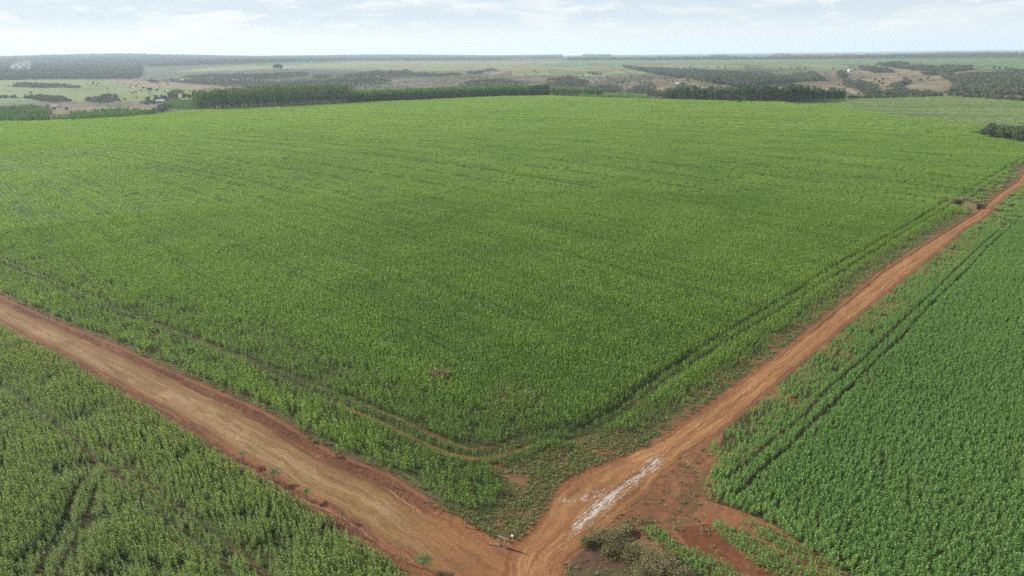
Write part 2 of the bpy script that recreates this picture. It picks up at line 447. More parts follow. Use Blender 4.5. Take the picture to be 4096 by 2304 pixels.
C = dict(
    soil=(0.39, 0.175, 0.09), dsoil=(0.22, 0.105, 0.065), under=(0.085, 0.10, 0.035), weed=(0.17, 0.165, 0.075),
    pasture=(0.27, 0.34, 0.105), tan=(0.36, 0.28, 0.17), plateau=(0.36, 0.37, 0.17), green=(0.20, 0.32, 0.12), teal=(0.11, 0.28, 0.13),
    purple=(0.235, 0.18, 0.14), scrub=(0.14, 0.15, 0.085), forest=(0.085, 0.10, 0.065), red=(0.32, 0.215, 0.14), hill=(0.31, 0.24, 0.15),
    stripe=(0.12, 0.09, 0.07), chalk=(0.62, 0.58, 0.50), farmid=(0.10, 0.13, 0.075), cropfar=(0.09, 0.16, 0.04))

# land cover beyond the field, in the order it is laid down
COVER = [
    ('tan', [(430, 318), (1024, 345), (1100, 380), (700, 380), (440, 345)]),
    ('pasture', [(-900, 318), (440, 322), (500, 340), (700, 352), (790, 366), (790, 405), (480, 408), (240, 410), (-900, 392)]),
    ('tan', [(470, 330), (560, 322), (800, 340), (1024, 350), (1024, 358), (800, 352), (620, 352), (480, 346)]),
    ('scrub', [(700, 318), (1024, 285), (1560, 278), (1700, 290), (1600, 372), (1024, 372), (1024, 349), (900, 347), (600, 323)]),
    ('plateau', [(690, 289), (820, 272), (1024, 258), (1400, 246), (2048, 244), (2560, 242), (2560, 275), (2100, 286), (1850, 284), (1530, 286), (1200, 277), (1024, 279)]),
    ('teal', [(960, 263), (1150, 247), (1420, 246), (1360, 252), (1024, 264)]),
    ('plateau', [(1650, 286), (1850, 288), (1862, 296), (1800, 297), (1660, 291)]),
    ('purple', [(1560, 320), (1750, 309), (1900, 302), (1960, 291), (2048, 283), (2135, 287), (2060, 305), (2048, 320), (1900, 316), (1845, 330), (1830, 352), (1760, 370), (1590, 372)]),
    ('scrub', [(1560, 315), (1560, 325), (1590, 372), (1400, 372), (1420, 340)]),
    ('red', [(2000, 300), (2060, 309), (2600, 307), (2700, 312), (2850, 325), (2940, 338), (3000, 352), (2700, 372), (2500, 352), (2350, 346), (2200, 332), (2040, 318)]),
    ('green', [(2035, 310), (2070, 296), (2140, 286), (2180, 256), (2300, 246), (3072, 241), (4096, 234), (4900, 226), (4900, 290), (4096, 282), (3940, 279), (3800, 265), (3600, 264), (3500, 270), (3330, 283), (3072, 282), (2700, 272), (2500, 268), (2560, 278), (2600, 290), (2615, 300), (2560, 310), (2400, 313), (2200, 307), (2060, 309)]),
    ('plateau', [(2048, 270), (2560, 262), (3400, 258), (3400, 270), (3000, 272), (2600, 268), (2500, 268), (2600, 295), (2400, 300), (2048, 300)]),
    ('hill', [(3060, 283), (3330, 284), (3500, 271), (3640, 264), (3800, 266), (3940, 280), (4096, 283), (4900, 300), (4900, 430), (3000, 420), (2700, 372), (2980, 352), (3000, 300)]),
    ('purple', [(3080, 290), (3300, 288), (3420, 300), (3400, 320), (3300, 330), (3200, 350), (3080, 350)]),
    ('tan', [(3520, 276), (3640, 272), (3700, 300), (3600, 300)]),
    ('tan', [(3430, 335), (3560, 305), (3700, 312), (3790, 322), (3820, 340), (3790, 378), (3560, 372), (3470, 345)]),
    ('hill', [(2700, 318), (2850, 326), (2940, 336), (2960, 352), (2800, 362), (2680, 360), (2700, 340)]),
    ('green', [(-900, 396), (0, 391), (100, 394), (240, 411), (0, 417), (-900, 420)]),
    ('purple', [(-900, 422), (0, 417), (240, 409), (390, 412), (372, 425), (220, 430), (0, 438), (-900, 445)]),
    ('hill', [(-900, 446), (0, 438), (220, 431), (370, 426), (600, 428), (650, 440), (560, 452), (400, 460), (250, 478), (-900, 490)]),
    ('purple', [(480, 410), (600, 412), (660, 430), (560, 434)]),
]
STRIPES = [([(1573, 327), (1620, 323), (1680, 323), (1730, 328), (1765, 331)], 1.6), ([(1715, 324), (1745, 315), (1800, 309), (1900, 308)], 1.4),
           ([(1762, 342), (1800, 333), (1850, 318), (1880, 312), (1950, 310)], 1.8), ([(1024, 277), (1300, 276), (1525, 275)], 0.9),
           ([(2048, 270), (2160, 248)], 0.8), ([(2330, 246), (2450, 268), (2570, 310)], 0.9), ([(3070, 283), (3330, 284), (3480, 268)], 1.0),
           ([(2048, 308), (2210, 306), (2430, 313), (2620, 307)], 1.3), ([(3360, 257), (3470, 262)], 1.0), ([(3230, 435), (3335, 424)], 1.6)]
LIGHTS = [([(2300, 245), (3000, 241), (3500, 237)], 0.8, (0.45, 0.27, 0.18)), ([(1584, 326), (1580, 345), (1590, 368)], 1.5, (0.42, 0.36, 0.28)),
          ([(1722, 326), (1728, 340), (1715, 350), (1722, 364)], 1.2, (0.42, 0.33, 0.26)), ([(2560, 312), (2640, 322), (2760, 342)], 1.0, (0.45, 0.33, 0.22)),
          ([(2320, 316), (2400, 335), (2600, 356)], 0.9, (0.42, 0.33, 0.22)), ([(3330, 345), (3350, 360), (3380, 378)], 1.5, (0.5, 0.44, 0.34)),
          ([(3250, 349), (3265, 353)], 2.0, C['chalk']), ([(2790, 347), (2870, 355)], 1.0, (0.45, 0.36, 0.26)), ([(3620, 352), (3700, 362)], 1.5, (0.48, 0.4, 0.3))]
WOODS = {
    'gallery': [
        [(2490, 267), (2600, 277), (2750, 282), (2900, 291), (3072, 297), (3100, 310), (3060, 340), (2990, 352), (2900, 335), (2700, 310), (2620, 296), (2500, 272)],
        [(3760, 305), (3830, 310), (3900, 305), (3960, 303), (4030, 290), (4200, 288), (4500, 300), (4500, 400), (4096, 385), (3950, 385), (3790, 378), (3820, 340), (3790, 322)],
        [(3370, 330), (3430, 330), (3500, 350), (3512, 382), (3440, 372), (3390, 350)],
        [(3072, 310), (3130, 312), (3250, 294), (3292, 322), (3200, 330), (3072, 332)],
        [(3510, 262), (3560, 256), (3620, 257), (3640, 268), (3740, 273), (3700, 285), (3640, 279)],
        [(3430, 271), (3500, 276), (3590, 291), (3480, 291), (3440, 279)],
        [(3700, 286), (3780, 270), (3890, 270), (3862, 280), (3760, 302), (3690, 300)],
        [(3350, 292), (3375, 296), (3378, 315), (3360, 315)],
        [(3600, 340), (3620, 326), (3630, 330), (3600, 358), (3570, 358)],
    ],
    'scrubwood': [
        [(1350, 305), (1500, 287), (1640, 282), (1640, 290), (1850, 297), (1830, 305), (1560, 312), (1360, 314)],
        [(1024, 338), (1200, 322), (1350, 318), (1550, 316), (1565, 328), (1430, 345), (1390, 372), (1024, 372)],
        [(850, 322), (1024, 322), (1100, 330), (1000, 352), (900, 345), (740, 334), (640, 322), (700, 316)],
        [(1024, 296), (1220, 290), (1230, 304), (1130, 315), (1024, 318), (800, 316), (720, 308), (820, 300)],
        [(1250, 303), (1330, 301), (1320, 315), (1260, 315)],
        [(1830, 345), (1900, 322), (1960, 318), (2048, 325), (2110, 340), (2150, 365), (1900, 365)],
        [(2170, 338), (2210, 318), (2300, 310), (2350, 325), (2362, 350), (2200, 352)],
        [(2350, 348), (2440, 340), (2490, 352), (2480, 372), (2380, 374)],
        [(1860, 290), (1960, 277), (2000, 280), (1950, 290), (1880, 297)],
        [(2900, 352), (3000, 350), (3370, 385), (3000, 400)],
        [(2540, 345), (2600, 350), (2640, 372), (2500, 378)],
        [(2700, 345), (2730, 338), (2780, 347), (2720, 352)],
        [(2555, 326), (2600, 330), (2625, 350), (2560, 344)],
    ],
    'copse': [
        [(30, 345), (90, 334), (180, 338), (310, 345), (320, 352), (200, 352), (60, 349)],
        [(100, 392), (140, 386), (250, 392), (290, 408), (180, 403)],
        [(335, 402), (380, 393), (430, 380), (470, 386), (480, 405), (420, 408), (350, 406)],
        [(685, 372), (690, 367), (735, 369), (735, 376), (700, 376)],
        [(590, 326), (600, 322), (640, 326), (640, 331), (600, 330)],
        [(560, 412), (620, 402), (650, 398), (700, 400), (720, 405), (672, 408), (625, 410), (590, 420)],
        [(620, 440), (640, 432), (672, 430), (680, 445), (650, 452), (625, 455)],
        [(-400, 395), (100, 388), (250, 408), (200, 410), (90, 392), (-400, 400)],
        [(3370, 397), (3500, 385), (3560, 367), (3680, 368), (3720, 384), (3840, 382), (3960, 388), (4096, 405), (4400, 425), (4400, 438), (4096, 411), (3960, 396), (3800, 389), (3700, 394), (3400, 398)],
    ],
    'young': [
        [(-300, 442), (0, 440), (120, 433), (200, 440), (215, 462), (60, 465), (-300, 472)],
        [(-300, 478), (0, 470), (250, 472), (250, 482), (0, 489), (-300, 495)],
        [(290, 452), (400, 450), (600, 446), (625, 460), (420, 478), (250, 483), (250, 476)],
        [(672, 412), (780, 404), (782, 436), (700, 436), (672, 430)],
    ],
    'lowplant': [[(2230, 387), (2420, 383), (2580, 384), (2600, 394), (2400, 392)]],
    'farplant': [[(-900, 300), (0, 300), (0, 272), (200, 266), (565, 270), (560, 300), (545, 314), (300, 316), (0, 320), (-900, 322)]],
}
FIELD2 = [(3345, 421), (3400, 400), (3700, 393), (3800, 389), (4096, 410), (4900, 440), (4900, 570), (4096, 525), (3900, 500), (3600, 468), (3420, 442)]
P_TANSTRIP = [(3130, 411), (3200, 402), (3330, 401), (3440, 400), (3345, 419), (3190, 421)]

# polar sheet, fine where the photo looks, coarse elsewhere
az_f = np.radians(np.arange(-43, 43.001, 0.085))
az_c1 = np.radians(np.arange(-180, -43, 1.5)); az_c2 = np.radians(np.arange(44, 179, 1.5))
AZ = np.concatenate([az_c1, az_f, az_c2])
RR = [8.0]
while RR[-1] < 45000:
    r = RR[-1]
    k = 0.03 if r < 50 else 0.0022 if r < 140 else 0.004 if r < 700 else 0.005 if r < 3000 else 0.01 if r < 12000 else 0.03
    RR.append(r*(1+k))
RR = np.array(RR)
nr, na = len(RR), len(AZ)
GX = RR[:, None]*np.sin(AZ)[None]; GY = RR[:, None]*np.cos(AZ)[None]
GZ = base_z(GX, GY)
gx, gy, gz = GX.ravel(), GY.ravel(), GZ.ravel()
px, py = proj(gx, gy, gz)
front = gy > 5
R_ = np.hypot(gx, gy); beyond = R_ > r_edge(np.arctan2(gx, gy)) - 2
col = np.empty((len(gx), 3)); col[:] = C['under']


def put(mask, c, soft=None):
    c = np.asarray(c)
    if soft is None: col[mask] = c
    else: col[mask] = col[mask]*(1-soft[mask, None]) + c*soft[mask, None]


# far default: wooded / mixed country
fn = fbm(gx, gy, 900, 5, 3); fn2 = fbm(gx, gy, 60, 4, 5)
put(beyond, C['scrub'])
far = beyond & (R_ > 4300)
ban = fbm(gx*0.25, gy, 700, 4, 13)
put(far, C['farmid']); put(far & (ban > 0.54), C['green']); put(far & (ban < 0.45), C['forest']); put(far & (ban > 0.62), C['tan'])
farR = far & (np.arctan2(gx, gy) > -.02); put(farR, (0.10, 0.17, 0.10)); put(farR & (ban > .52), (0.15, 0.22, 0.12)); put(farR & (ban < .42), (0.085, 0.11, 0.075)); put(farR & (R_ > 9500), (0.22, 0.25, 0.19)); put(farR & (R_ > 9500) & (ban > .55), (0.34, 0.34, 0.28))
put(far & (np.arctan2(gx, gy) < -0.06) & (fn2 > 0.30), C['forest'])
jx = (fbm(gx, gy, 25, 3, 91)-0.5)*10; jy = (fbm(gx, gy, 25, 3, 92)-0.5)*2.0
for nm, poly in COVER:
    put(beyond & front & inpoly(px+jx, py+jy, poly), C[nm])
for nm, polys in WOODS.items():
    for poly in polys: put(beyond & front & inpoly(px+jx, py+jy, poly), C['forest'] if nm not in ('scrubwood', 'lowplant', 'copse') else (0.12, 0.13, 0.075))
near_b = beyond & (R_ < 4300)
tone = 0.80+0.42*fn2
col[near_b] *= tone[near_b, None]
rs = fbm(gx, gy, 140, 4, 77)
m_hill = near_b & (np.arctan2(gx, gy) > 0.1)
put(m_hill & (rs > 0.6), (0.17, 0.18, 0.09), np.full(len(gx), 0.35))
ero = fbm(gx*0.6+gy*0.3, gy, 70, 4, 81); ero2 = fbm(gx, gy*0.5, 230, 4, 82); hillm = near_b & (px > 1500) & (R_ > 950) & (py > 283)
put(hillm & (ero2 > .54), (0.19, 0.19, 0.11), np.full(len(gx), 0.45))
put(hillm & (ero > .62), (0.46, 0.40, 0.30), np.full(len(gx), 0.55))
put(hillm & (ero < .36), (0.17, 0.13, 0.09), np.full(len(gx), 0.4))
for line, wd in STRIPES:
    d, _ = pdist(px, py, np.array(line)); put(beyond & front & (d < wd), C['stripe'])
for line, wd, cc in LIGHTS:
    d, _ = pdist(px, py, np.array(line)); put(beyond & front & (d < wd) & (fn2 > 0.35), cc)
put(inpoly(px, py, P_TANSTRIP) & front & (R_ > 400), (0.40, 0.31, 0.19))
rm = beyond & (R_ < r_edge(np.arctan2(gx, gy)) + 9) & (px > 1380) & (px < 3160)
put(rm, (0.33, 0.15, 0.09))

# inside: the farmland close by
ins = (~beyond) & (R_ < 1100) & front
n3 = fbm(gx, gy, 3.2, 4, 51); n4 = fbm(gx, gy, 0.8, 3, 52); n5 = fbm(gx, gy, 14, 4, 53)
put(ins & (R_ > 260), C['cropfar'], sstep(260, 500, R_))
near = ins & (R_ < 520)
idx = np.where(near)[0]; nx, ny = gx[idx], gy[idx]; npx, npy = px[idx], py[idx]
dTL, _ = pdist(nx, ny, wT_LE); dTR, _ = pdist(nx, ny, wT_RI); dLU, _ = pdist(nx, ny, wL_UP); dLL, _ = pdist(nx, ny, wL_LO)
cn = col[idx].copy()


def mixin(m, c, k=1.0):
    kk = np.broadcast_to(np.asarray(k, float), m.shape)[m][:, None]
    cn[m] = cn[m]*(1-kk) + np.asarray(c)*kk


a3, a4, a5 = n3[idx], n4[idx], n5[idx]
inR = inpoly(npx, npy, P_RIGHT)
mixin(inR, C['dsoil'], 0.15)
zone = inR & (dTR < 9.5)
mixin(zone, C['soil'], sstep(0.45, 0.62, a3)*0.8*(1-sstep(5, 9.5, dTR)))
inM = inpoly(npx, npy, P_MAIN)
mixin(inM & (dTL < 6.5), C['weed'], 0.85); mixin(inM & (dTL < 6.5), C['soil'], sstep(0.55, 0.66, a3)*0.7)
mixin(inM & (dTL < 0.9), C['soil'], 0.8)
mixin(inM & (dLU < 2.2), C['weed'], 0.8); mixin(inM & (dLU < 1.0), C['dsoil'], 0.7)
inC = inpoly(npx, npy, P_CORNER)
mixin(inC, C['weed'], 0.9); mixin(inC, C['soil'], sstep(0.54, 0.68, a3)*0.8)
mixin(inC & (npx > 2140), C['soil'], sstep(0.38, 0.55, a3)*0.6)
mixin(inC & inpoly(npx, npy, [(1860, 2000), (1960, 1990), (2010, 2050), (1960, 2100), (1880, 2060)]), (0.13, 0.19, 0.06), 0.6)
for wl, wd, k in ((wA, 0.35, 0.4), (wB, 0.42, 0.7), (wC, 0.45, .3), (wD, 0.45, .3)):
    d, al = pdist(nx, ny, wl)
    mixin((d < wd) & (inM | inC | inR), C['soil'], k*np.where(R_[idx] < 105, 0.9, 0.2)*sstep(.40, .56, a5))
for wl in wLL:
    d, al = pdist(nx, ny, wl); mixin(d < 0.35, C['soil'], 0.2*sstep(.42, .58, a5))
inB = inpoly(npx, npy, P_BARE)
mixin(inB, C['soil'], 0.95); mixin(inB, C['dsoil'], sstep(0.36, 0.56, a5)*0.85); mixin(inB, C['weed'], sstep(0.56, 0.68, a3)*0.5)
# turning arcs of wheels on the bare apron
ctr = flat(np.array([2500.0]), np.array([1930.0]))[0]
rad = np.hypot(nx-ctr[0], ny-ctr[1]); arcn = 0.6*vnoise(rad*2.3, np.zeros_like(rad)+4.0, 61)+0.4*vnoise(rad*6, np.zeros_like(rad)+7.0, 62)
apr = inB & inpoly(npx, npy, [(2660, 1900), (2742, 1804), (2830, 1790), (2800, 1950), (2790, 2060), (2680, 2075), (2640, 2000)])
mixin(apr, C['dsoil'], sstep(0.5, 0.75, arcn)*0.55)
mixin(apr, (0.48, 0.25, 0.14), sstep(0.5, 0.2, arcn)*0.35)
mixin(inB & inpoly(npx, npy, [(2700, 2110), (2840, 2095), (2960, 2210), (3180, 2330), (3060, 2340), (2900, 2250), (2760, 2200)]), (0.22, 0.085, 0.045), 0.8)
inP = inpoly(npx, npy, P_PLOT)
mixin(inP, (0.19, 0.115, 0.08), 0.9); mixin(inP, C['weed'], sstep(0.52, 0.62, a3)*0.7)
inMd = inpoly(npx, npy, P_MOUND); mixin(inMd, (0.26, 0.16, 0.10), 1.0)
# earth verge outside both edges of the roads
for dd in (dTL, dTR, dLU, dLL):
    mixin(dd < 0.9, C['soil'], (1-sstep(0.2, 0.9, dd+0.5*(a3-0.5)))*0.9)
mixin(dLL < 0.8, C['dsoil'], 0.8)
# the slope below the spillway by the track's bend
cn *= (0.84+0.32*a4)[:, None]
col[idx] = cn
# relief close by: clods, banks
dz = np.zeros(len(gx)); dzn = (n4[idx]-0.5)*0.07 + (a3-0.5)*0.10
dz[idx] = np.where(R_[idx] < 300, dzn, 0)
# open dug hollow with its bank beside the bend of the track
hc = flat(np.array([3850.0]), np.array([838.0]))[0]
hd = pdist(nx, ny, W([(3815, 826), (3845, 828), (3880, 840), (3905, 850)]))[0]
hollow = (1-sstep(0.6, 2.6, hd)); hb = pdist(nx, ny, W([(3812, 812), (3845, 812), (3890, 826), (3925, 838)]))[0]
bank = (1-sstep(0.5, 3.0, hb))
dz[idx] += -1.3*hollow + 1.5*bank*(1-hollow)
c2 = col[idx]; kk = (np.maximum(hollow, bank*0.6)*0.9)[:, None]; c2 = c2*(1-kk) + np.array((0.24, 0.17, 0.11))*kk; col[idx] = c2
md = pdist(nx, ny, W([(1735, 1516), (1760, 1516), (1788, 1522)]))[0]
dz[idx] += 1.5*(1-sstep(0.3, 2.4, md))*(0.8+0.4*a4)
# keep the ground under the roads smooth and just below them
dfr = np.minimum(np.minimum(dTL, dTR), np.minimum(dLU, dLL))
inroad = inpoly(npx, npy, L_UP + L_LO[::-1]) | inpoly(npx, npy, T_LE + T_RI[::-1])
dz[idx] = np.where(inroad | (dfr < 0.8), -0.014, dz[idx]-0.016)
gz = gz + dz
I = np.arange(nr*na).reshape(nr, na)
nxt = np.roll(I, -1, axis=1)
F = np.stack([I[:-1], nxt[:-1], nxt[1:], I[1:]], -1).reshape(-1, 4)[:, ::-1]
# cap under the camera
M_EARTH = earth_mat('land')
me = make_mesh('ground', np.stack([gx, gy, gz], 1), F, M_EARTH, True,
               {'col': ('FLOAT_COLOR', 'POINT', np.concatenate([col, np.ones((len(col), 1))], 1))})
tag(link('ground', me), kind='structure')
LOWEST = float(gz.min())
def gheight(x, y):
    return base_z(np.asarray(x, float), np.asarray(y, float))

# ---------------------------------------------------------------- roads
M_ROAD = earth_mat('road_earth', True)


def resample(w, n, smooth=True):
    seg = np.hypot(*np.diff(w, axis=0).T); s = np.concatenate([[0], np.cumsum(seg)])
    t = np.linspace(0, s[-1], n)
    o = np.stack([np.interp(t, s, w[:, 0]), np.interp(t, s, w[:, 1])], 1)
    k = np.ones(7)/7
    for _ in range(2 if smooth else 0):
        p = np.pad(o, ((3, 3), (0, 0)), 'edge'); o = np.stack([np.convolve(p[:, i], k, 'valid') for i in (0, 1)], 1)
    return o, s[-1]


def ribbon(name, A, B, step, m, zfun, cfun, tintc):
    LA = resample(A, 50)[1]; n = int(LA/step)
    a, L = resample(A, n); b, _ = resample(B, n)
    # match b to a by projecting along the mean direction
    v = np.linspace(0, 1, m)
    if True:
        tang = np.gradient((a+b)/2, axis=0); tang /= np.hypot(tang[:, 0], tang[:, 1])[:, None]
    u = np.linspace(0, L, n)
    jag = (fbm(u, u*0+3, 2.0, 3, 5)-0.5)*0.9; jag2 = (fbm(u, u*0+9, 2.0, 3, 6)-0.5)*0.9
    w = b-a; wl = np.hypot(w[:, 0], w[:, 1]); wn = w/wl[:, None]
    a = a + wn*jag[:, None]; b = b + wn*jag2[:, None]
    P = a[:, None]*(1-v)[None, :, None] + b[:, None]*v[None, :, None]
    U = np.broadcast_to(u[:, None], (n, m)); Vv = np.broadcast_to(v[None], (n, m)); X, Y = P[..., 0], P[..., 1]
    Z = zfun(X, Y, U, Vv); c = cfun(X, Y, U, Vv)*np.array(tintc)
    I = np.arange(n*m).reshape(n, m)
    F = np.stack([I[:-1, :-1], I[:-1, 1:], I[1:, 1:], I[1:, :-1]], -1).reshape(-1, 4)
    V = np.stack([X, Y, Z], -1).reshape(-1, 3)
    nz = np.cross(V[F[0, 1]]-V[F[0, 0]], V[F[0, 3]]-V[F[0, 0]])[2]
    if nz < 0: F = F[:, ::-1]
    uv = np.stack([U, Vv*np.mean(wl)], -1).reshape(-1, 2)
    me = make_mesh(name, V, F, M_ROAD, True, {'col': ('FLOAT_COLOR', 'POINT', np.concatenate([c.reshape(-1, 3), np.ones((n*m, 1))], 1))}, uv)
    tag(link(name, me), kind='structure')
    return V


JX, JY = flat(np.array([2180.0]), np.array([2240.0]))[0]


def lerp3(a, b, k): return a*(1-k[..., None]) + np.asarray(b)*k[..., None]


def zL(X, Y, U, V):
    jn = sstep(7, 14, np.hypot(X-JX, Y-JY))
    edge = sstep(0, 0.04, V)*sstep(0, 0.04, 1-V)
    verge = 1-sstep(0.12, 0.22, V)*sstep(0.12, 0.22, 1-V)
    z = 0.004 + jn*edge*(0.08*np.exp(-((V-0.5)/0.25)**2) + verge*(fbm(X, Y, 0.7, 3, 8)-0.4)*0.22 + 0.10*np.exp(-((V-0.17)/0.02)**2) + 0.08*np.exp(-((V-0.80)/0.015)**2)*fbm(U, V*0, 3, 3, 4)*2)
    # cleated wheel print pressed into the soft shoulder
    tm = np.exp(-((V-0.13)/0.022)**2)*sstep(150, 165, U)
    z = z + jn*tm*0.05*np.sign(np.sin(U*2*math.pi/0.42 + np.abs(V-0.13)*60))
    return np.maximum(z, 0.003)


def cL(X, Y, U, V):
    w = (fbm(U, V*0+2, 12, 3, 14)-0.5)*0.10
    s = fbm(U*0.12, V*12, 1.0, 4, 15); s2 = fbm(U*0.5, V*14, 1, 3, 16); pt = fbm(X, Y, 5, 4, 17)
    c = np.broadcast_to(np.array((0.245, 0.13, 0.085)), X.shape+(3,)).copy()
    c = lerp3(c, (0.38, 0.20, 0.115), sstep(0.5, 0.66, s)*0.8)
    pale = sstep(0.19, 0.25, V+w)*sstep(0.19, 0.27, 1-V-w)
    c = lerp3(c, (0.37, 0.255, 0.135), pale)
    core = sstep(0.30, 0.42, V+w)*sstep(0.27, 0.36, 1-V-w)
    c = lerp3(c, (0.50, 0.38, 0.245), core*sstep(0.40, 0.58, s)*0.85)
    c = lerp3(c, (0.55, 0.46, 0.33), core*sstep(0.52, 0.66, pt)*sstep(0.5, 0.6, s2)*0.6)
    c = lerp3(c, (0.30, 0.21, 0.12), core*sstep(0.56, 0.7, fbm(X, Y, 9, 3, 19))*0.5)
    c = lerp3(c, (0.42, 0.23, 0.13), np.exp(-((V-0.80)/0.03)**2)*0.7*sstep(0.4, 0.6, s2))
    c = lerp3(c, (0.15, 0.075, 0.05), (sstep(0.86, 0.93, V)+sstep(0.14, 0.06, V))*sstep(0.35, 0.6, pt)*0.5)
    for j, v0 in enumerate((.20, .245, .36, .41, .52, .575, .70, .745, .87, .91)):
        vv = v0 + (fbm(U, V*0+j*7.0, 18, 3, 30+j)-.5)*.10; m_ = np.exp(-((V-vv)/0.009)**2)*sstep(.42, .58, fbm(U, V*0+j*3.0, 9, 3, 50+j))
        c = lerp3(c, (0.22, 0.13, 0.08) if j % 2 else (0.60, 0.44, 0.30), m_*.55)
    jk = 1-sstep(6, 26, np.hypot(X-JX, Y-JY))
    c = lerp3(c, (0.44, 0.24, 0.13), jk*0.85)
    c = lerp3(c, (0.30, 0.15, 0.085), jk*sstep(0.5, 0.65, s)*0.5)
    return c


def zT(X, Y, U, V):
    jn = sstep(6, 14, np.hypot(X-JX, Y-JY)); edge = sstep(0, 0.06, V)*sstep(0, 0.06, 1-V)
    far = sstep(60, 120, U)
    z = 0.014 + jn*edge*(0.02 + 0.03*np.exp(-((V-0.5)/0.12)**2) + 0.05*(fbm(U*0.3, V*9, 1, 3, 23)-0.5)) + jn*far*0.16*np.exp(-((V-0.05)/0.05)**2)
    return np.maximum(z - 0.006*(1-edge), 0.008)


def cT(X, Y, U, V):
    s = fbm(U*0.06, V*10, 1.0, 4, 24); s2 = fbm(U*0.3, V*16, 1, 3, 25)
    c = np.broadcast_to(np.array((0.45, 0.245, 0.125)), X.shape+(3,)).copy()
    c = lerp3(c, (0.33, 0.165, 0.09), sstep(0.5, 0.68, s)*0.7)
    c = lerp3(c, (0.58, 0.36, 0.20), sstep(0.52, 0.66, s2)*0.6)
    for v0 in (0.30, 0.70): c = lerp3(c, (0.56, 0.34, 0.19), np.exp(-((V-v0)/0.07)**2)*0.45)
    c = lerp3(c, (0.28, 0.135, 0.075), sstep(0.14, 0.03, V)*0.75)  # left edge darker: shadow line of the bank put into the colour
    c = lerp3(c, (0.33, 0.17, 0.10), sstep(0.90, 0.98, V)*0.5)
    for j, v0 in enumerate((.12, .22, .28, .42, .55, .66, .72, .83)):
        vv = v0 + (fbm(U, V*0+j*7.0, 16, 3, 30+j)-.5)*.10; m_ = np.exp(-((V-vv)/0.016)**2)*sstep(.40, .56, fbm(U, V*0+j*3.0, 8, 3, 50+j))
        c = lerp3(c, (0.25, 0.125, 0.07) if j % 2 else (0.64, 0.42, 0.25), m_*.55*(.25+.75*sstep(18, 45, U)))
    # wide churned part at the junction
    wk = 1-sstep(26, 42, U)
    c = lerp3(c, (0.33, 0.16, 0.09), wk*sstep(0.45, 0.62, fbm(X, Y, 4, 4, 27))*0.5*(1-sstep(0.35, 0.6, V)))
    return c


ribbon('gravel_road', wL_UP, wL_LO, 0.16, 90, zL, cL, (1.05, .91, .76))
TRV = ribbon('dirt_track', wT_LE, wT_RI, 0.30, 48, zT, cT, (1.08, .96, .80))

# white powder spilt along the track: many small ragged sheets that follow the wheel marks
POW = [(2262, 2142), (2300, 2085), (2360, 2030), (2400, 1985), (2460, 1955), (2510, 1925), (2560, 1870), (2600, 1838), (2655, 1826), (2650, 1850), (2600, 1905), (2560, 1920), (2500, 1965), (2470, 1990), (2430, 2040), (2370, 2080), (2310, 2125), (2280, 2142)]
wp = W(POW); x0, y0 = wp.min(0)-1; x1, y1 = wp.max(0)+1
q = 0.06; xs = np.arange(x0, x1, q); ys = np.arange(y0, y1, q); PX, PY = np.meshgrid(xs, ys); ppx, ppy = proj(PX, PY, PX*0+0.1)
along = PX*TRDIR[0]+PY*TRDIR[1]; acr = PX*TRN[0]+PY*TRN[1]
de, _ = pdist(PX, PY, np.vstack([wp, wp[:1]])); inside = inpoly(ppx, ppy, POW)
sdist = np.where(inside, de, -de)
pn = fbm(along*0.9, acr*2.2, 0.8, 4, 71); lug = np.sin(along*2*math.pi/0.62+6*fbm(along, acr, 1.5, 2, 73))
pf = fbm(along*1.2, acr*3.0, 0.35, 3, 74)
st_ = fbm(along*0.35, acr*3.2, 0.5, 4, 75)
keep = np.minimum(sdist, 1.0)*1.1 + (pn-0.5)*1.6 + (st_-0.5)*3.4 + (pf-0.5)*1.2 + 0.35*(np.abs(np.sin(acr*2.6)) < 0.45)*lug + rng.normal(0, .45, pn.shape) > 0.72
for cx_, cy_, rr_ in ((2340, 2003, .7), (2352, 1988, .35), (2261, 2002, .4), (2380, 1970, .3)):
    cw = flat(np.array([float(cx_)]), np.array([float(cy_)]))[0]
    keep |= (np.hypot((PX-cw[0])*.7, (PY-cw[1])*1.3) + (pn-0.5)*2.0 + rng.normal(0, .3, pn.shape) < rr_*.7) & (st_ > .45)
ii, jj = np.where(keep); V = []; nq = len(ii)
cxq = xs[jj]; cyq = ys[ii]
hq = q/2
from mathutils import kdtree
_tv = TRV[(np.abs(TRV[:, 0]-wp[:, 0].mean()) < 25) & (np.abs(TRV[:, 1]-wp[:, 1].mean()) < 25)]
kd = kdtree.KDTree(len(_tv))
for k_, v_ in enumerate(_tv): kd.insert((v_[0], v_[1], 0), k_)
kd.balance()
zq = np.array([_tv[kd.find((a_, b_, 0))[1]][2] for a_, b_ in zip(cxq, cyq)]) + 0.014
Vq = np.stack([np.stack([cxq+sx*hq, cyq+sy*hq, zq], 1) for sx, sy in ((-1, -1), (1, -1), (1, 1), (-1, 1))], 1).reshape(-1, 3)
M_POW = plain_mat('white_powder', (0.30, 0.22, 0.17), (0.46, 0.42, 0.385), 1.6, 0.95)
tag(link('white_powder', make_mesh('white_powder', Vq, np.arange(nq*4).reshape(-1, 4), M_POW)),
    'long ragged spill of white powder pressed by wheels into the orange track', 'powder', kind='stuff')

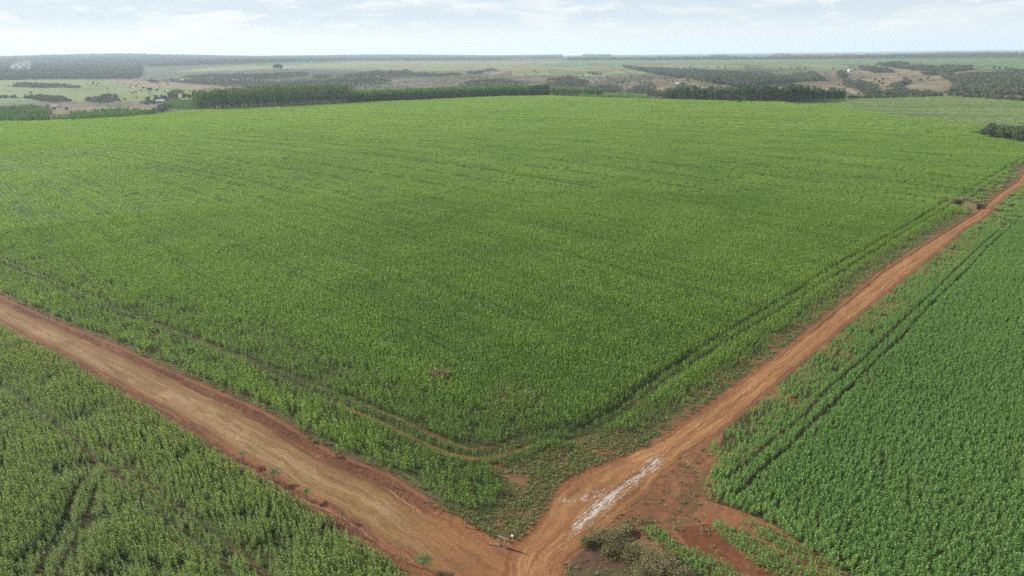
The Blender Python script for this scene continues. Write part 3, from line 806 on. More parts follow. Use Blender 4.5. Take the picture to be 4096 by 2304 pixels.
# ---------------------------------------------------------------- plant and tree builders
def leaf_strip(V, F, A, base, yaw, length, width, rise, droop, seg, val):
    """one arching strap leaf"""
    d = np.array([math.cos(yaw), math.sin(yaw), 0]); s = np.array([-math.sin(yaw), math.cos(yaw), 0])
    n0 = len(V); tw = random.uniform(-.5, .5)
    for i in range(seg+1):
        t = i/seg; p = np.array(base)+d*length*t*math.cos(rise)*(1-0.15*t)+np.array([0, 0, length*(math.sin(rise)*t-droop*t*t)])
        w = width*0.5*(1-t**1.6)*(0.6+0.4*min(1, t*4))+0.004
        sv = s*math.cos(tw*t)+np.array([0, 0, 1])*math.sin(tw*t)
        V.append(p-sv*w); V.append(p+sv*w)
    for i in range(seg):
        F.append((n0+2*i, n0+2*i+1, n0+2*i+3, n0+2*i+2)); A.append(val)


def plant(V, F, A, x, y, h, nl, ll, lw, seg, droop=0.6, tassel=False, stalk=True):
    yaw0 = random.uniform(0, 6.28); lean = (random.gauss(0, .05), random.gauss(0, .05))
    for k in range(nl):
        t = (k+1.0)/nl; z = h*(0.12+0.68*t)
        base = (x+lean[0]*z, y+lean[1]*z, z*0.98)
        leaf_strip(V, F, A, base, yaw0+k*2.4+random.uniform(-.4, .4), ll*(0.75+0.35*math.sin(t*2.6))*random.uniform(.8, 1.15), lw*random.uniform(.8, 1.2),
                   0.55+0.65*t+random.uniform(-.15, .15), droop*(1.0-0.45*t), seg, random.random()*0.88)
    if stalk:
        for a in (yaw0, yaw0+1.57):
            s = np.array([math.cos(a), math.sin(a), 0])*0.018
            p0 = np.array([x, y, 0.0]); p1 = np.array([x+lean[0]*h, y+lean[1]*h, h*0.9]); n0 = len(V)
            V += [p0-s, p0+s, p1+s*.6, p1-s*.6]; F.append((n0, n0+1, n0+2, n0+3)); A.append(0.5)
    if tassel:
        for j in range(3):
            a = random.uniform(0, 6.28); s = np.array([math.cos(a), math.sin(a), 0])*0.03
            p0 = np.array([x+lean[0]*h, y+lean[1]*h, h*0.86]); p1 = p0+np.array([s[1]*3, -s[0]*3, h*0.16]); n0 = len(V)
            V += [p0-s, p0+s, p1+s*.5, p1-s*.5]; F.append((n0, n0+1, n0+2, n0+3)); A.append(0.99)


VAR = bpy.data.collections.new('source_meshes')     # never linked to the scene: only feeds the crop sheets


def variant(coll, name, V, F, A, mat):
    me = make_mesh(name, np.array(V), np.array(F), mat, False, {'v': ('FLOAT', 'FACE', np.array(A, np.float32))})
    o = bpy.data.objects.new(name, me); coll.objects.link(o); return o


def plant_set(prefix, mat, h, nl, ll, lw, droop, tassel=False, seg=3):
    """near single plants, then coarser clumps of plants for farther ground"""
    coll = bpy.data.collections.new(prefix)
    for k in range(6):
        V, F, A = [], [], []; plant(V, F, A, 0, 0, h*random.uniform(.9, 1.1), nl, ll, lw, seg, droop, tassel); variant(coll, f'{prefix}_a{k}', V, F, A, mat)
    for k in range(4):
        V, F, A = [], [], []
        for i in range(3):
            for j in range(5):
                plant(V, F, A, -0.6+0.6*i+random.gauss(0, .09), -0.72+0.36*j+random.gauss(0, .07), h*random.uniform(.82, 1.14), max(5, nl-2), ll, lw*1.25, 2, droop, tassel, False)
        variant(coll, f'{prefix}_b{k}', V, F, A, mat)
    for k in range(4):
        V, F, A = [], [], []
        for i in range(5):
            for j in range(8):
                plant(V, F, A, -1.2+0.6*i+random.gauss(0, .1), -1.9+0.5*j+random.gauss(0, .1), h*random.uniform(.8, 1.16), 5, ll*1.1, lw*2.0, 1, droop*.5, tassel, False)
        variant(coll, f'{prefix}_c{k}', V, F, A, mat)
    return coll


def scatter(name, coll, pts, rot, scl, idx, tint, label, cat, kind='stuff'):
    n = len(pts)
    me = bpy.data.meshes.new(name); me.vertices.add(n); me.vertices.foreach_set('co', np.asarray(pts, np.float32).ravel())
    for an, ty, data in (('rot', 'FLOAT', rot), ('scl', 'FLOAT_VECTOR', scl), ('idx', 'INT', idx), ('tint', 'FLOAT', tint)):
        at = me.attributes.new(an, ty, 'POINT'); at.data.foreach_set('vector' if ty == 'FLOAT_VECTOR' else 'value', np.asarray(data, np.int32 if ty == 'INT' else np.float32).ravel())
    o = link(name, me)
    g = bpy.data.node_groups.new(name, 'GeometryNodeTree')
    g.interface.new_socket('Geometry', in_out='INPUT', socket_type='NodeSocketGeometry'); g.interface.new_socket('Geometry', in_out='OUTPUT', socket_type='NodeSocketGeometry')
    gi = g.nodes.new('NodeGroupInput'); go = g.nodes.new('NodeGroupOutput'); ci = g.nodes.new('GeometryNodeCollectionInfo')
    ci.inputs['Collection'].default_value = coll; ci.inputs['Separate Children'].default_value = True; ci.inputs['Reset Children'].default_value = True
    ip = g.nodes.new('GeometryNodeInstanceOnPoints'); ip.inputs['Pick Instance'].default_value = True

    def na(nm, ty):
        a = g.nodes.new('GeometryNodeInputNamedAttribute'); a.data_type = ty; a.inputs['Name'].default_value = nm; return a.outputs[0]
    cx = g.nodes.new('ShaderNodeCombineXYZ'); g.links.new(na('rot', 'FLOAT'), cx.inputs[2])
    m2p = g.nodes.new('GeometryNodeMeshToPoints')
    g.links.new(gi.outputs[0], m2p.inputs['Mesh']); g.links.new(m2p.outputs[0], ip.inputs['Points'])
    g.links.new(ci.outputs[0], ip.inputs['Instance']); g.links.new(na('idx', 'INT'), ip.inputs['Instance Index'])
    e2r = g.nodes.new('FunctionNodeEulerToRotation'); g.links.new(cx.outputs[0], e2r.inputs[0])
    g.links.new(e2r.outputs[0], ip.inputs['Rotation']); g.links.new(na('scl', 'FLOAT_VECTOR'), ip.inputs['Scale'])
    g.links.new(ip.outputs[0], go.inputs[0])
    md = o.modifiers.new('scatter', 'NODES'); md.node_group = g
    tag(o, label, cat, kind=kind); return o


def rows(dirv, nv, spr, spa, rmax, jit=0.3, rmin=0):
    """planting positions along drilled rows inside the photographed sector"""
    c = rmax+10; u = np.arange(-c*1.5, c*1.5, spa); v = np.arange(-c*1.5, c*1.5, spr)
    U, Vv = np.meshgrid(u, v)
    U = U.ravel()+rng.uniform(-.5, .5, U.size)*spa; Vv = Vv.ravel()+rng.normal(0, jit*spr*.35, Vv.size)
    x = U*dirv[0]+Vv*nv[0]; y = U*dirv[1]+Vv*nv[1]; r = np.hypot(x, y)
    m = (y > 40) & (r < rmax) & (r >= rmin) & (np.abs(np.arctan2(x, y)) < math.radians(43))
    return x[m], y[m]


# ---------------------------------------------------------------- crops
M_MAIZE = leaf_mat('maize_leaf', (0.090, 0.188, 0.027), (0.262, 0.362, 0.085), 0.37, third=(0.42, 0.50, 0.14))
M_LOWC = leaf_mat('tasselled_leaf', (0.095, 0.180, 0.040), (0.265, 0.350, 0.100), 0.34, third=(0.36, 0.33, 0.20))
M_RIGHTC = leaf_mat('sorghum_leaf', (0.086, 0.190, 0.050), (0.235, 0.360, 0.112), 0.36, third=(0.30, 0.28, 0.14))
SET_M = plant_set('maize', M_MAIZE, 1.5, 10, 0.72, 0.088, 0.68)
SET_L = plant_set('tasselled', M_LOWC, 1.5, 13, 0.60, 0.08, 0.72, True)
SET_R = plant_set('sorghum', M_RIGHTC, 1.05, 14, 0.56, 0.085, 0.80)
NA, NB, NC = 6, 4, 4


def crop(name, coll, poly, dirv, nv, dens, sizes, label, cat, radii=(290, 560, 1060), rj=0.35, near=(0.6, 0.36)):
    P, R, Sc, Ix, T = [], [], [], [], []
    ang = math.atan2(dirv[1], dirv[0]) - math.pi/2
    for lev, (spr, spa, r0, r1, i0, ni) in enumerate(((near[0], near[1], 0, radii[0], 0, NA), (1.8, 1.8, radii[0]-8, radii[1], NA, NB), (3.0, 4.0, radii[1]-15, radii[2], NA+NB, NC))):
        if r1 <= r0: continue
        x, y = rows(dirv, nv, spr, spa, r1, rj if lev == 0 else 0.15, r0)
        z = gheight(x, y); ppx, ppy = proj(x, y, z)
        m = inpoly(ppx, ppy, poly); x, y, z, ppx, ppy = x[m], y[m], z[m], ppx[m], ppy[m]
        d, hs, tn = dens(x, y, ppx, ppy, lev)
        m = (rng.random(len(x)) < d) & (hs > 0.15); x, y, z, hs, tn = x[m], y[m], z[m], hs[m], tn[m]
        n = len(x); P.append(np.stack([x, y, z-0.03], 1))
        flip = rng.integers(0, 2, n)*math.pi
        R.append(rng.uniform(0, 6.28, n) if lev == 0 else ang+flip+rng.normal(0, .05, n))
        s = hs*rng.normal(1.0, 0.13 if lev == 0 else 0.06, n)
        Sc.append(np.stack([np.full(n, 1.0) if lev else np.minimum(1.15, .4+.6*s), np.full(n, 1.0) if lev else np.minimum(1.15, .4+.6*s), s], 1))
        Ix.append(i0+rng.integers(0, ni, n)); T.append(np.clip(tn+rng.normal(0, .13, n), 0, 1))
    P = np.concatenate(P); print(name, len(P))
    return scatter(name, coll, P, np.concatenate(R), np.concatenate(Sc), np.concatenate(Ix), np.concatenate(T), label, cat)


def tram(x, y, lines, wd, lev):
    keep = np.ones(len(x)); add = (0, 0.5, 1.0)[lev]
    for l in lines:
        d, _ = pdist(x, y, l)
        keep *= np.where(d < wd*(0.6+0.9*fbm(x, y, 4, 2, 99))+add*0.6, 0.06 if lev == 0 else 0.2, 1)
    return keep


def dens_main(x, y, qx, qy, lev):
    r = np.hypot(x, y)
    bend = 1-0.5*sstep(200, 620, y+0.3*x)
    u = x*MDIR[0]+y*MDIR[1]; v = (x*bend)*MN[0]+y*MN[1]
    dTL, _ = pdist(x, y, wT_LE); dLU, _ = pdist(x, y, wL_UP)
    n = fbm(x, y, 16, 4, 101); n2 = fbm(x, y, 3.0, 3, 102); n6 = fbm(x, y, 90, 3, 103); st = fbm(u*0.05, v, 1.6, 3, 104)*.5+.5*fbm(u*.03, v*.6, 1.5, 3, 109); st2 = fbm(u*0.012, v, 6, 3, 106)
    d = np.full(len(x), 0.96 if lev == 0 else 1.0); h = 0.80+0.38*n+0.16*(n2-.5); t = -0.08+0.50*n6+0.50*n+0.9*(st-.5)+0.42*sstep(150, 800, r)  # tint paler with distance: haze and bright grazing tops put into leaf colour
    # drilled-row streaks and missing row pieces
    h *= (0.78+0.44*st)*np.where(st > 0.72, 0.70, 1.0)*np.where((st2 > 0.66) & (lev > 0), 0.75, 1)
    ph = np.mod(v+1.5, 21.0); ln = (np.abs(ph-9.6) < .38+.35*lev) | (np.abs(ph-11.6) < .38+.35*lev); ln &= fbm(u*.05, v*.1, 1.5, 3, 108) > .40
    ln &= r > 120; h *= np.where(ln, .70, 1); t = np.where(ln, t-.25, t); d *= np.where(ln & (lev == 0), .5, 1)
    d *= tram(x, y, [wA, wB], 0.42, lev)
    dA, _ = pdist(x, y, wA); dB, _ = pdist(x, y, wB)
    band = (dA < 3.2) & (dB < 3.2); d *= np.where(band, np.where(r < 125, .70, .92), 1); h *= np.where(band, np.where(r < 125, .78, .93), 1)
    # weedy strip beside the track
    k = 1-sstep(2.2, 8.0, dTL+3*(n2-.5)); d *= 1-0.80*k; h *= 1-0.42*k; t += 0.25*k
    d = np.where(dTL < 1.3, 0, d)
    d *= np.where(dLU < 1.2+1.5*n2, 0.05, 1); t += 0.35*(1-sstep(2, 9, dLU))
    # between the wide road and the tram lines the stand is looser
    low = (qx < 2100) & (pdist(x, y, wB)[0] < 40) & (dLU < 22)
    d *= np.where(low, 0.80, 1)*np.where(low & (n2 > 0.60), 0.45, 1)
    d = np.where(inpoly(qx, qy, P_CORNER) & ~inpoly(qx, qy, P_ISLAND), 0.02, d)
    isl = inpoly(qx, qy, P_ISLAND); d = np.where(isl, 0.75*(n2 > .35), d); h = np.where(isl, .8*h, h)
    crn = 1-sstep(8, 26, np.hypot(x-JX, y-JY-18)); t -= .25*crn; d *= 1-.25*crn; h *= 1-.12*crn
    d = np.where(inpoly(qx, qy, P_WOODR) | inpoly(qx, qy, P_MOUND), 0, d)
    hd = pdist(x, y, W([(3812, 816), (3860, 825), (3925, 842)]))[0]; d = np.where(hd < 4.5, 0, d)
    # pale weed patch
    pd = np.hypot(x-flat(np.array([2065.]), np.array([1615.]))[0][0], y-flat(np.array([2065.]), np.array([1615.]))[0][1])
    d *= np.where(pd < 3+4*n2, 0.7, 1)
    # far plot on the right belongs to another crop
    nf2 = (fbm(x, y, 12, 3, 107)-.5)*2; f2 = inpoly(qx, qy+nf2*10, FIELD2); d = np.where(f2 | inpoly(qx, qy, P_TANSTRIP), 0, d)
    hl, _ = pdist(x, y, W([(3230, 437), (3335, 424)])); h = np.where(hl < 3, .3, h)
    return d, h, t
    f2 = inpoly(qx, qy, FIELD2); h = np.where(f2, h*0.7, h); t = np.where(f2, t-0.25+0.5*(fbm(u*.02, v, 9, 3, 107) > 0.62), t)
    return d, h, t


def dens_far(x, y, qx, qy, lev):
    nf2 = (fbm(x, y, 12, 3, 107)-.5)*2; f2 = inpoly(qx, qy+nf2*10, FIELD2) & ~inpoly(qx, qy, P_WOODR)
    u = x*.93-y*.36; v = x*.36+y*.93; st = fbm(u*.02, v, 7, 3, 114); n6 = fbm(x, y, 70, 3, 115)
    return f2*1.0, .55+.5*st, -.1+.6*n6+1.1*np.maximum(st-.52, 0)*2


def dens_right(x, y, qx, qy, lev):
    dTR, _ = pdist(x, y, wT_RI); n = fbm(x, y, 12, 4, 111); n2 = fbm(x, y, 2.6, 3, 112); n6 = fbm(x, y, 60, 3, 113)
    d = np.full(len(x), 1.0); h = 0.82+0.36*n+0.1*(n2-.5); t = 0.15+0.7*n6
    d *= tram(x, y, [wC, wD], 0.33, lev)
    z = 1-sstep(2.5, 9.5, dTR+5*(n-.5)); d *= 1-0.35*z; d *= np.where((n2 > 0.66) & (dTR < 7.0), 0.25, 1); h *= 1-0.3*z; t += 0.5*z
    d = np.where(dTR < 1.2, 0, d)
    rim, _ = pdist(x, y, W([(3400, 2330), (3200, 2180), (3075, 2088), (2930, 2033), (2825, 2000), (2817, 1930)])); t += 0.5*(1-sstep(1, 6, rim)); d *= 1-0.4*(1-sstep(0.5, 3, rim+2*(n2-.5)))
    for l in ([(3060, 2120), (3180, 2190), (3350, 2290), (3500, 2400)],):
        dd, _ = pdist(x, y, W(l)); d = np.where(dd < 0.6, 0, d)
    return d, h, t


def dens_low(x, y, qx, qy, lev):
    n = fbm(x, y, 7, 4, 121); n2 = fbm(x, y, 2.4, 3, 122); n6 = fbm(x, y, 30, 3, 123); dl, _ = pdist(x, y, wL_LO)
    d = np.full(len(x), 1.0); h = 0.70+0.58*n+0.22*(n2-.5); t = 0.1+0.8*n6
    d *= tram(x, y, wLL, 0.36, lev)
    near = np.min([pdist(x, y, l)[0] for l in wLL], 0); h *= 1-0.25*(1-sstep(0.5, 3.0, near))
    d *= np.where(n < 0.30, 0.35, 1)*np.where((n2 > 0.70) & (near < 8), 0.2, 1)
    d = np.where(dl < 0.25, 0, d); h *= 0.75+0.25*sstep(0, 2.5, dl)
    return d, h, t


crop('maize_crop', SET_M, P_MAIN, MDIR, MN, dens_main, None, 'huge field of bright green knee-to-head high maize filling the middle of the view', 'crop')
M_FARC = leaf_mat('dull_leaf', (0.125, 0.190, 0.080), (0.330, 0.385, 0.190), 0.30)
SET_F = plant_set('dull', M_FARC, 1.4, 9, 0.72, 0.09, 0.7)
crop('dull_crop', SET_F, P_MAIN, MDIR, MN, dens_far, None, 'duller grey-green crop plot with pale streaks, far right corner of the big field', 'crop', (10, 560, 1060))
crop('sorghum_crop', SET_R, P_RIGHT, TRDIR, TRN, dens_right, None, 'blue-green broad-leaved crop right of the narrow dirt track', 'crop', (270, 420, 700), 1.5, (0.5, 0.33))
crop('tasselled_maize_crop', SET_L, P_LOW, ROWDIR, ROWN, dens_low, None, 'pale olive tasselled maize crop below the wide dirt road, lower left', 'crop', (240, 300, 301), 1.5, (0.5, 0.34))


def crop_piece(name, coll, poly, dens, label, dirv=ROWDIR, nv=ROWN, hs=1.0):
    x, y = rows(dirv, nv, 0.55, 0.36, 140, .5); qx, qy = proj(x, y, x*0)
    m = inpoly(qx, qy, poly); x, y = x[m], y[m]; n2 = fbm(x, y, 2.0, 3, 131)
    m = rng.random(len(x)) < dens*(0.5+n2); x, y = x[m], y[m]; n = len(x)
    s = hs*rng.normal(.85, .15, n)
    scatter(name, coll, np.stack([x, y, x*0-.03], 1), rng.uniform(0, 6.28, n), np.stack([s, s, s], 1), rng.integers(0, NA, n), np.clip(rng.normal(.6, .25, n), 0, 1), label, 'crop')


crop_piece('crop_strip', SET_R, P_STRIP1, 1.3, 'narrow green crop strip between bare red soil bands, bottom right')
crop_piece('crop_strip', SET_R, P_STRIP2, 1.2, 'wider green crop strip beside the dry brown shrubs, bottom right edge')
crop_piece('crop_strip', SET_R, P_STRIP0, 0.9, 'thin green crop strip nearest the blue-green field corner')
crop_piece('volunteer_plants', SET_R, P_BARE, 0.035, 'scattered small volunteer crop plants on the bare red earth', hs=.6)

# weeds and low grass
M_WEED = leaf_mat('weed_blade', (0.095, 0.115, 0.035), (0.27, 0.25, 0.11), 0.25)
cw = bpy.data.collections.new('weeds')
for k in range(5):
    V, F, A = [], [], []
    for i in range(16):
        a = random.uniform(0, 6.28); rr = random.uniform(0, .22)
        leaf_strip(V, F, A, (math.cos(a)*rr, math.sin(a)*rr, 0), random.uniform(0, 6.28), random.uniform(.2, .42), 0.05, random.uniform(.7, 1.35), random.uniform(.1, .5), 2, random.random()*.88)
    variant(cw, f'weed{k}', V, F, A, M_WEED)


def weeds(name, test, rmax, sp, label, cat='weeds', hs=1.0, tn=.5):
    x, y = rows(ROWDIR, ROWN, sp, sp, rmax, 1.0); qx, qy = proj(x, y, x*0)
    d = test(x, y, qx, qy); m = rng.random(len(x)) < d; x, y = x[m], y[m]; n = len(x)
    s = hs*rng.uniform(.6, 1.35, n)
    print(name, n)
    scatter(name, cw, np.stack([x, y, x*0-.02], 1), rng.uniform(0, 6.28, n), np.stack([s*1.2, s*1.2, s], 1), rng.integers(0, 5, n), np.clip(fbm(x, y, 5, 3, 141)*1.2-.1+(tn-.5)+rng.normal(0, .15, n), 0, 1), label, cat)


def t_corner(x, y, qx, qy):
    n = fbm(x, y, 3.2, 4, 51)
    return inpoly(qx, qy, P_CORNER)*(1-0.8*sstep(0.54, 0.66, n))*0.95


def t_verge(x, y, qx, qy):
    a, _ = pdist(x, y, wT_LE); b, _ = pdist(x, y, wL_UP); m = inpoly(qx, qy, P_MAIN); n = fbm(x, y, 2.5, 3, 52)
    d = np.where((a > 0.7) & (a < 7), 0.75*sstep(0.62, 0.42, n), 0); d = np.maximum(d, np.where((b > 0.9) & (b < 3.0), 0.5*sstep(0.6, .45, n), 0))
    A_, _ = pdist(x, y, wA); B_, _ = pdist(x, y, wB); d = np.maximum(d, np.where((np.minimum(A_, B_) < 3.5) & (np.minimum(A_, B_) > .6), .25, 0))
    return d*m


def t_right(x, y, qx, qy):
    a, _ = pdist(x, y, wT_RI); n = fbm(x, y, 2.6, 3, 112)
    return inpoly(qx, qy, P_RIGHT)*((a > .9) & (a < 8))*0.3*sstep(.56, .4, n) + inpoly(qx, qy, P_WEEDS2)*0.8 + inpoly(qx, qy, P_PLOT)*0.10 + inpoly(qx, qy, P_BARE)*0.16*(n < .55)


def t_patch(x, y, qx, qy):
    c = flat(np.array([2065.]), np.array([1615.]))[0]
    return np.where(np.hypot((x-c[0])*.8, y-c[1]) < 2.0+5*fbm(x, y, 2.5, 3, 53), .6, 0)


weeds('low_weeds', t_corner, 120, 0.36, 'low olive weeds covering the field corner inside the road bend')
weeds('verge_grass', t_verge, 330, 0.42, 'thin dry grass along the crop side of both roads', 'grass')
weeds('verge_weeds', t_right, 300, 0.45, 'patchy weeds on the right shoulder of the narrow dirt track')
weeds('pale_grass_patch', t_patch, 200, 0.4, 'small pale patch of grass inside the big maize field', 'grass', 2.4, .9)

# ---------------------------------------------------------------- trees
def crown_mesh(name, mat, fn, n, size, core=None):
    """many small leaf clumps through a volume; fn(k) gives a point"""
    V, F, A = [], [], []
    for k in range(n):
        c, tone = fn(k); c = np.array(c)
        a = rng.normal(size=3); a /= np.linalg.norm(a); b = np.cross(a, rng.normal(size=3)); b /= np.linalg.norm(b)
        s = size*rng.uniform(.55, 1.25); n0 = len(V)
        V += [c-a*s-b*s*.6, c+a*s-b*s*.5, c+a*s*.7+b*s*.6, c-a*s*.8+b*s*.55]; F.append((n0, n0+1, n0+2, n0+3)); A.append(min(.88, max(0, tone)))
    return make_mesh(name, np.array(V), np.array(F), mat, False, {'v': ('FLOAT', 'FACE', np.array(A, np.float32))})


def column_pts(h0, h1, rad, lobes=9):
    L = [(rng.uniform(h0, h1-.5), rng.uniform(0, 6.28), rng.random()) for _ in range(lobes)]

    def fn(k):
        z0, a, tone = L[k % lobes]; t = (z0-h0)/(h1-h0); rr = rad*math.sin(math.pi*min(1, .18+.80*t)**.8)*0.55
        p = rng.normal(size=3)*np.array([.42, .42, .55])*rad*.75
        z = min(h1, z0+p[2]*1.5)
        return (math.cos(a)*rr+p[0], math.sin(a)*rr+p[1], z), tone*.6+rng.random()*.3
    return fn


def round_pts(h0, h1, rad, lobes=10):
    L = []
    for _ in range(lobes):
        a = rng.uniform(0, 6.28); rr = rad*math.sqrt(rng.random())*.75; L.append((math.cos(a)*rr, math.sin(a)*rr, rng.uniform(h0+.2*(h1-h0), h1-.15*(h1-h0)), rng.random()))

    def fn(k):
        x, y, z, tone = L[k % lobes]; p = rng.normal(size=3)*rad*.22
        return (x+p[0], y+p[1], max(h0*.7, z+p[2]*.8)), tone*.6+rng.random()*.3
    return fn


M_EUC = leaf_mat('eucalyptus_leaf', (0.05, 0.085, 0.040), (0.19, 0.25, 0.11), 0.25, False, .85, None, .08)
M_EUC_I = leaf_mat('eucalyptus_leaf_mass', (0.05, 0.085, 0.040), (0.19, 0.25, 0.11), 0.25, True, .85, None, .08)
M_YEU = leaf_mat('young_eucalyptus_leaf', (0.045, 0.10, 0.035), (0.20, 0.32, 0.10), 0.25, False, .85, None, .08)
M_YEU_I = leaf_mat('young_eucalyptus_leaf_mass', (0.045, 0.10, 0.035), (0.20, 0.32, 0.10), 0.25, True, .85, None, .08)
M_DRK = leaf_mat('dark_tree_leaf', (0.030, 0.065, 0.035), (0.10, 0.155, 0.075), 0.2, False, .85, None, .08)
M_SAV = leaf_mat('savanna_leaf', (0.040, 0.065, 0.030), (0.13, 0.165, 0.08), 0.2, False, .85, None, .08)
M_SAV_I = leaf_mat('woodland_leaf', (0.062, 0.076, 0.052), (0.165, 0.17, 0.115), 0.2, True, .9, None, .05)
M_BARK = plain_mat('bark', (0.30, 0.26, 0.21), (0.46, 0.42, 0.36), 2.0, .9, (1, 1, .2))
M_TBARK = plain_mat('grey_bark', (0.09, 0.085, 0.07), (0.19, 0.175, 0.15), 2.0, .9, (1, 1, .2))
M_DBARK = plain_mat('dark_bark', (0.10, 0.075, 0.055), (0.20, 0.15, 0.11), 2.0, .9, (1, 1, .3))


def trunk_mesh(name, mat, h, r, limbs=0, spread=1.5, h0=0.5):
    b = MB(); w = random.uniform(-.2, .2)
    b.tube([(0, 0, -0.8), (w*.3, 0, h*.4), (w, w, h*.75), (w*1.2, w, h)], [r*1.15, r*.85, r*.5, r*.2], 5)
    for k in range(limbs):
        a = k*2.4+random.uniform(-.3, .3); z = h*(h0+(.9-h0)*k/max(1, limbs))
        b.tube([(w*.6, w*.5, z), (math.cos(a)*spread*.5, math.sin(a)*spread*.5, z+spread*.35), (math.cos(a)*spread, math.sin(a)*spread, z+spread*.75)], [r*.45, r*.3, r*.12], 4)
    return b.mesh(name, mat)


def tree_proto(name, trunk, crown, label, cat, group):
    o = empty(name, (0, 0, 0)); tag(o, label, cat, group)
    t = link('trunk', trunk, o); c = link('crown', crown, o); return o


def edge_world(x0, x1, n, back):
    xs_ = np.linspace(x0, x1, 400); ys_ = np.interp(xs_, _ex, _ey); w = flat(xs_, ys_); r = np.hypot(w[:, 0], w[:, 1])
    w = w*((r+back)/r)[:, None]; return resample(w, 400, False)


def nth(n):
    return f"{n}{'th' if 10 <= n % 100 <= 20 else {1: 'st', 2: 'nd', 3: 'rd'}.get(n % 10, 'th')}"


ROWN_ = ['front row'] + [f'{w} row' for w in 'second third fourth fifth sixth seventh eighth ninth tenth'.split()]


def stand(x0, x1, sp, nrow, spd, front_off, makers, label, group, limit, zscale=(.85, 1.1), prof=None, cat='tree', stuff=None, rad_in=None):
    """a planted block: the rows next to the field as single trees, the rest as one mass"""
    w, L = edge_world(x0, x1, 0, front_off); n = int(L/sp); base, _ = resample(w, n, False)
    mass = []; cnt = 0; first = [True]*len(makers)
    for rrow in range(nrow):
        for i in range(n):
            p = base[i] if rrow % 2 == 0 or i == n-1 else (base[i]+base[i+1])/2; r = math.hypot(*p); q_ = p*((r+rrow*spd)/r) + rng.normal(0, .55, 2)
            if rad_in and rng.random() < rad_in: continue
            z = float(gheight(np.array([q_[0]]), np.array([q_[1]]))[0]); s = rng.uniform(*zscale)
            if prof: s *= prof(i/n, rrow/nrow)
            if s <= 0.05: continue
            if cnt < limit:
                k = int(rng.integers(0, len(makers)))
                if first[k]:
                    o = makers[k]; first[k] = False; o.location = (q_[0], q_[1], z); o.scale = (1, 1, s)
                else: o = copy_thing(makers[k], (q_[0], q_[1], z), rng.uniform(0, 6.28), (rng.uniform(.85, 1.15),)*2+(s,))
                o['label'] = f'{label}, {nth(i+1)} from the left in the {ROWN_[rrow]}'
                cnt += 1
            else: mass.append((q_[0], q_[1], z, s))
    for k, f_ in enumerate(first):
        if f_: makers[k].location = (base[0][0], base[0][1], 0)
    if mass and stuff:
        m_ = np.array(mass); nn = len(m_); sc_ = rng.uniform(.85, 1.15, nn)
        print(stuff[1], nn)
        scatter(stuff[1], stuff[0], m_[:, :3], rng.uniform(0, 6.28, nn), np.stack([sc_, sc_, m_[:, 3]], 1), rng.integers(0, len(stuff[0].objects), nn), rng.random(nn), stuff[2], 'plantation')


def mass_coll(name, meshes):
    c_ = bpy.data.collections.new(name)
    for i, (t_, k_) in enumerate(meshes):
        # trunk and crown of one tree joined, for the mass behind
        V = []; F = []; A = []; MI = []
        for me_, mi in ((t_, 0), (k_, 1)):
            n0 = len(V); V += [tuple(v.co) for v in me_.vertices]
            vals = [0.5]*len(me_.polygons)
            if 'v' in me_.attributes: vals = [d.value for d in me_.attributes['v'].data]
            for p_, va in zip(me_.polygons, vals):
                F.append(tuple(n0+j for j in p_.vertices)); A.append(va); MI.append(mi)
        m_ = bpy.data.meshes.new(name); m_.from_pydata(V, [], F); m_.update()
        at = m_.attributes.new('v', 'FLOAT', 'FACE'); at.data.foreach_set('value', np.array(A, np.float32))
        m_.materials.append(t_.materials[0]); m_.materials.append(mass_mats[name]); m_.polygons.foreach_set('material_index', np.array(MI, np.int32))
        o = bpy.data.objects.new(f'{name}{i}', m_); c_.objects.link(o)
    return c_


mass_mats = {'tallmass': M_EUC_I, 'youngmass': M_YEU_I, 'woodmass': M_SAV_I}
# tall stand, upper left
TK = [(trunk_mesh('trunk', M_TBARK, 22, .15), crown_mesh('crown', M_EUC, column_pts((8, 3.5, 11, 3.0)[k], 24, 1.5, 15), 230, .38)) for k in range(4)]
g_ = 'tall eucalyptus trees of the left stand behind the maize'
mk = [tree_proto('tall_eucalyptus_tree', t_, c_, 'tall slender eucalyptus with pale bare trunk in the front rows of the tallest stand', 'eucalyptus', g_) for t_, c_ in TK]
stand(782, 1393, 3.9, 17, 5.6, 10, mk, 'slender eucalyptus of the tallest stand', g_, 260, (.84, 1.06), lambda a, b: 1.0, stuff=(mass_coll('tallmass', TK), 'tall_eucalyptus_stand', 'back rows of the tallest eucalyptus stand behind the maize field'))
# undergrowth shoots along the tall stand
# middle stand
YK = [(trunk_mesh('trunk', M_TBARK, 12, .15), crown_mesh('crown', M_YEU, column_pts(2.2, 14, 1.5, 12), 130, .45)) for k in range(4)]
g_ = 'young eucalyptus trees of the middle stand'
mk = [tree_proto('young_eucalyptus_tree', t_, c_, 'shorter bright-topped eucalyptus in the front row of the middle stand', 'eucalyptus', g_) for t_, c_ in YK]
MASS_Y = mass_coll('youngmass', YK)
stand(1397, 2128, 2.6, 26, 3.4, 12, mk, 'bright-topped eucalyptus of the middle stand', g_, 120, (.78, 1.10), None, stuff=(MASS_Y, 'young_eucalyptus_stand', 'back rows of the bright-topped middle eucalyptus stand'))
DK0 = [(trunk_mesh('trunk', M_DBARK, 13, .2), crown_mesh('crown', M_DRK, column_pts(1.0, 16.5, 2.4, 14), 190, .55)) for k in range(2)]
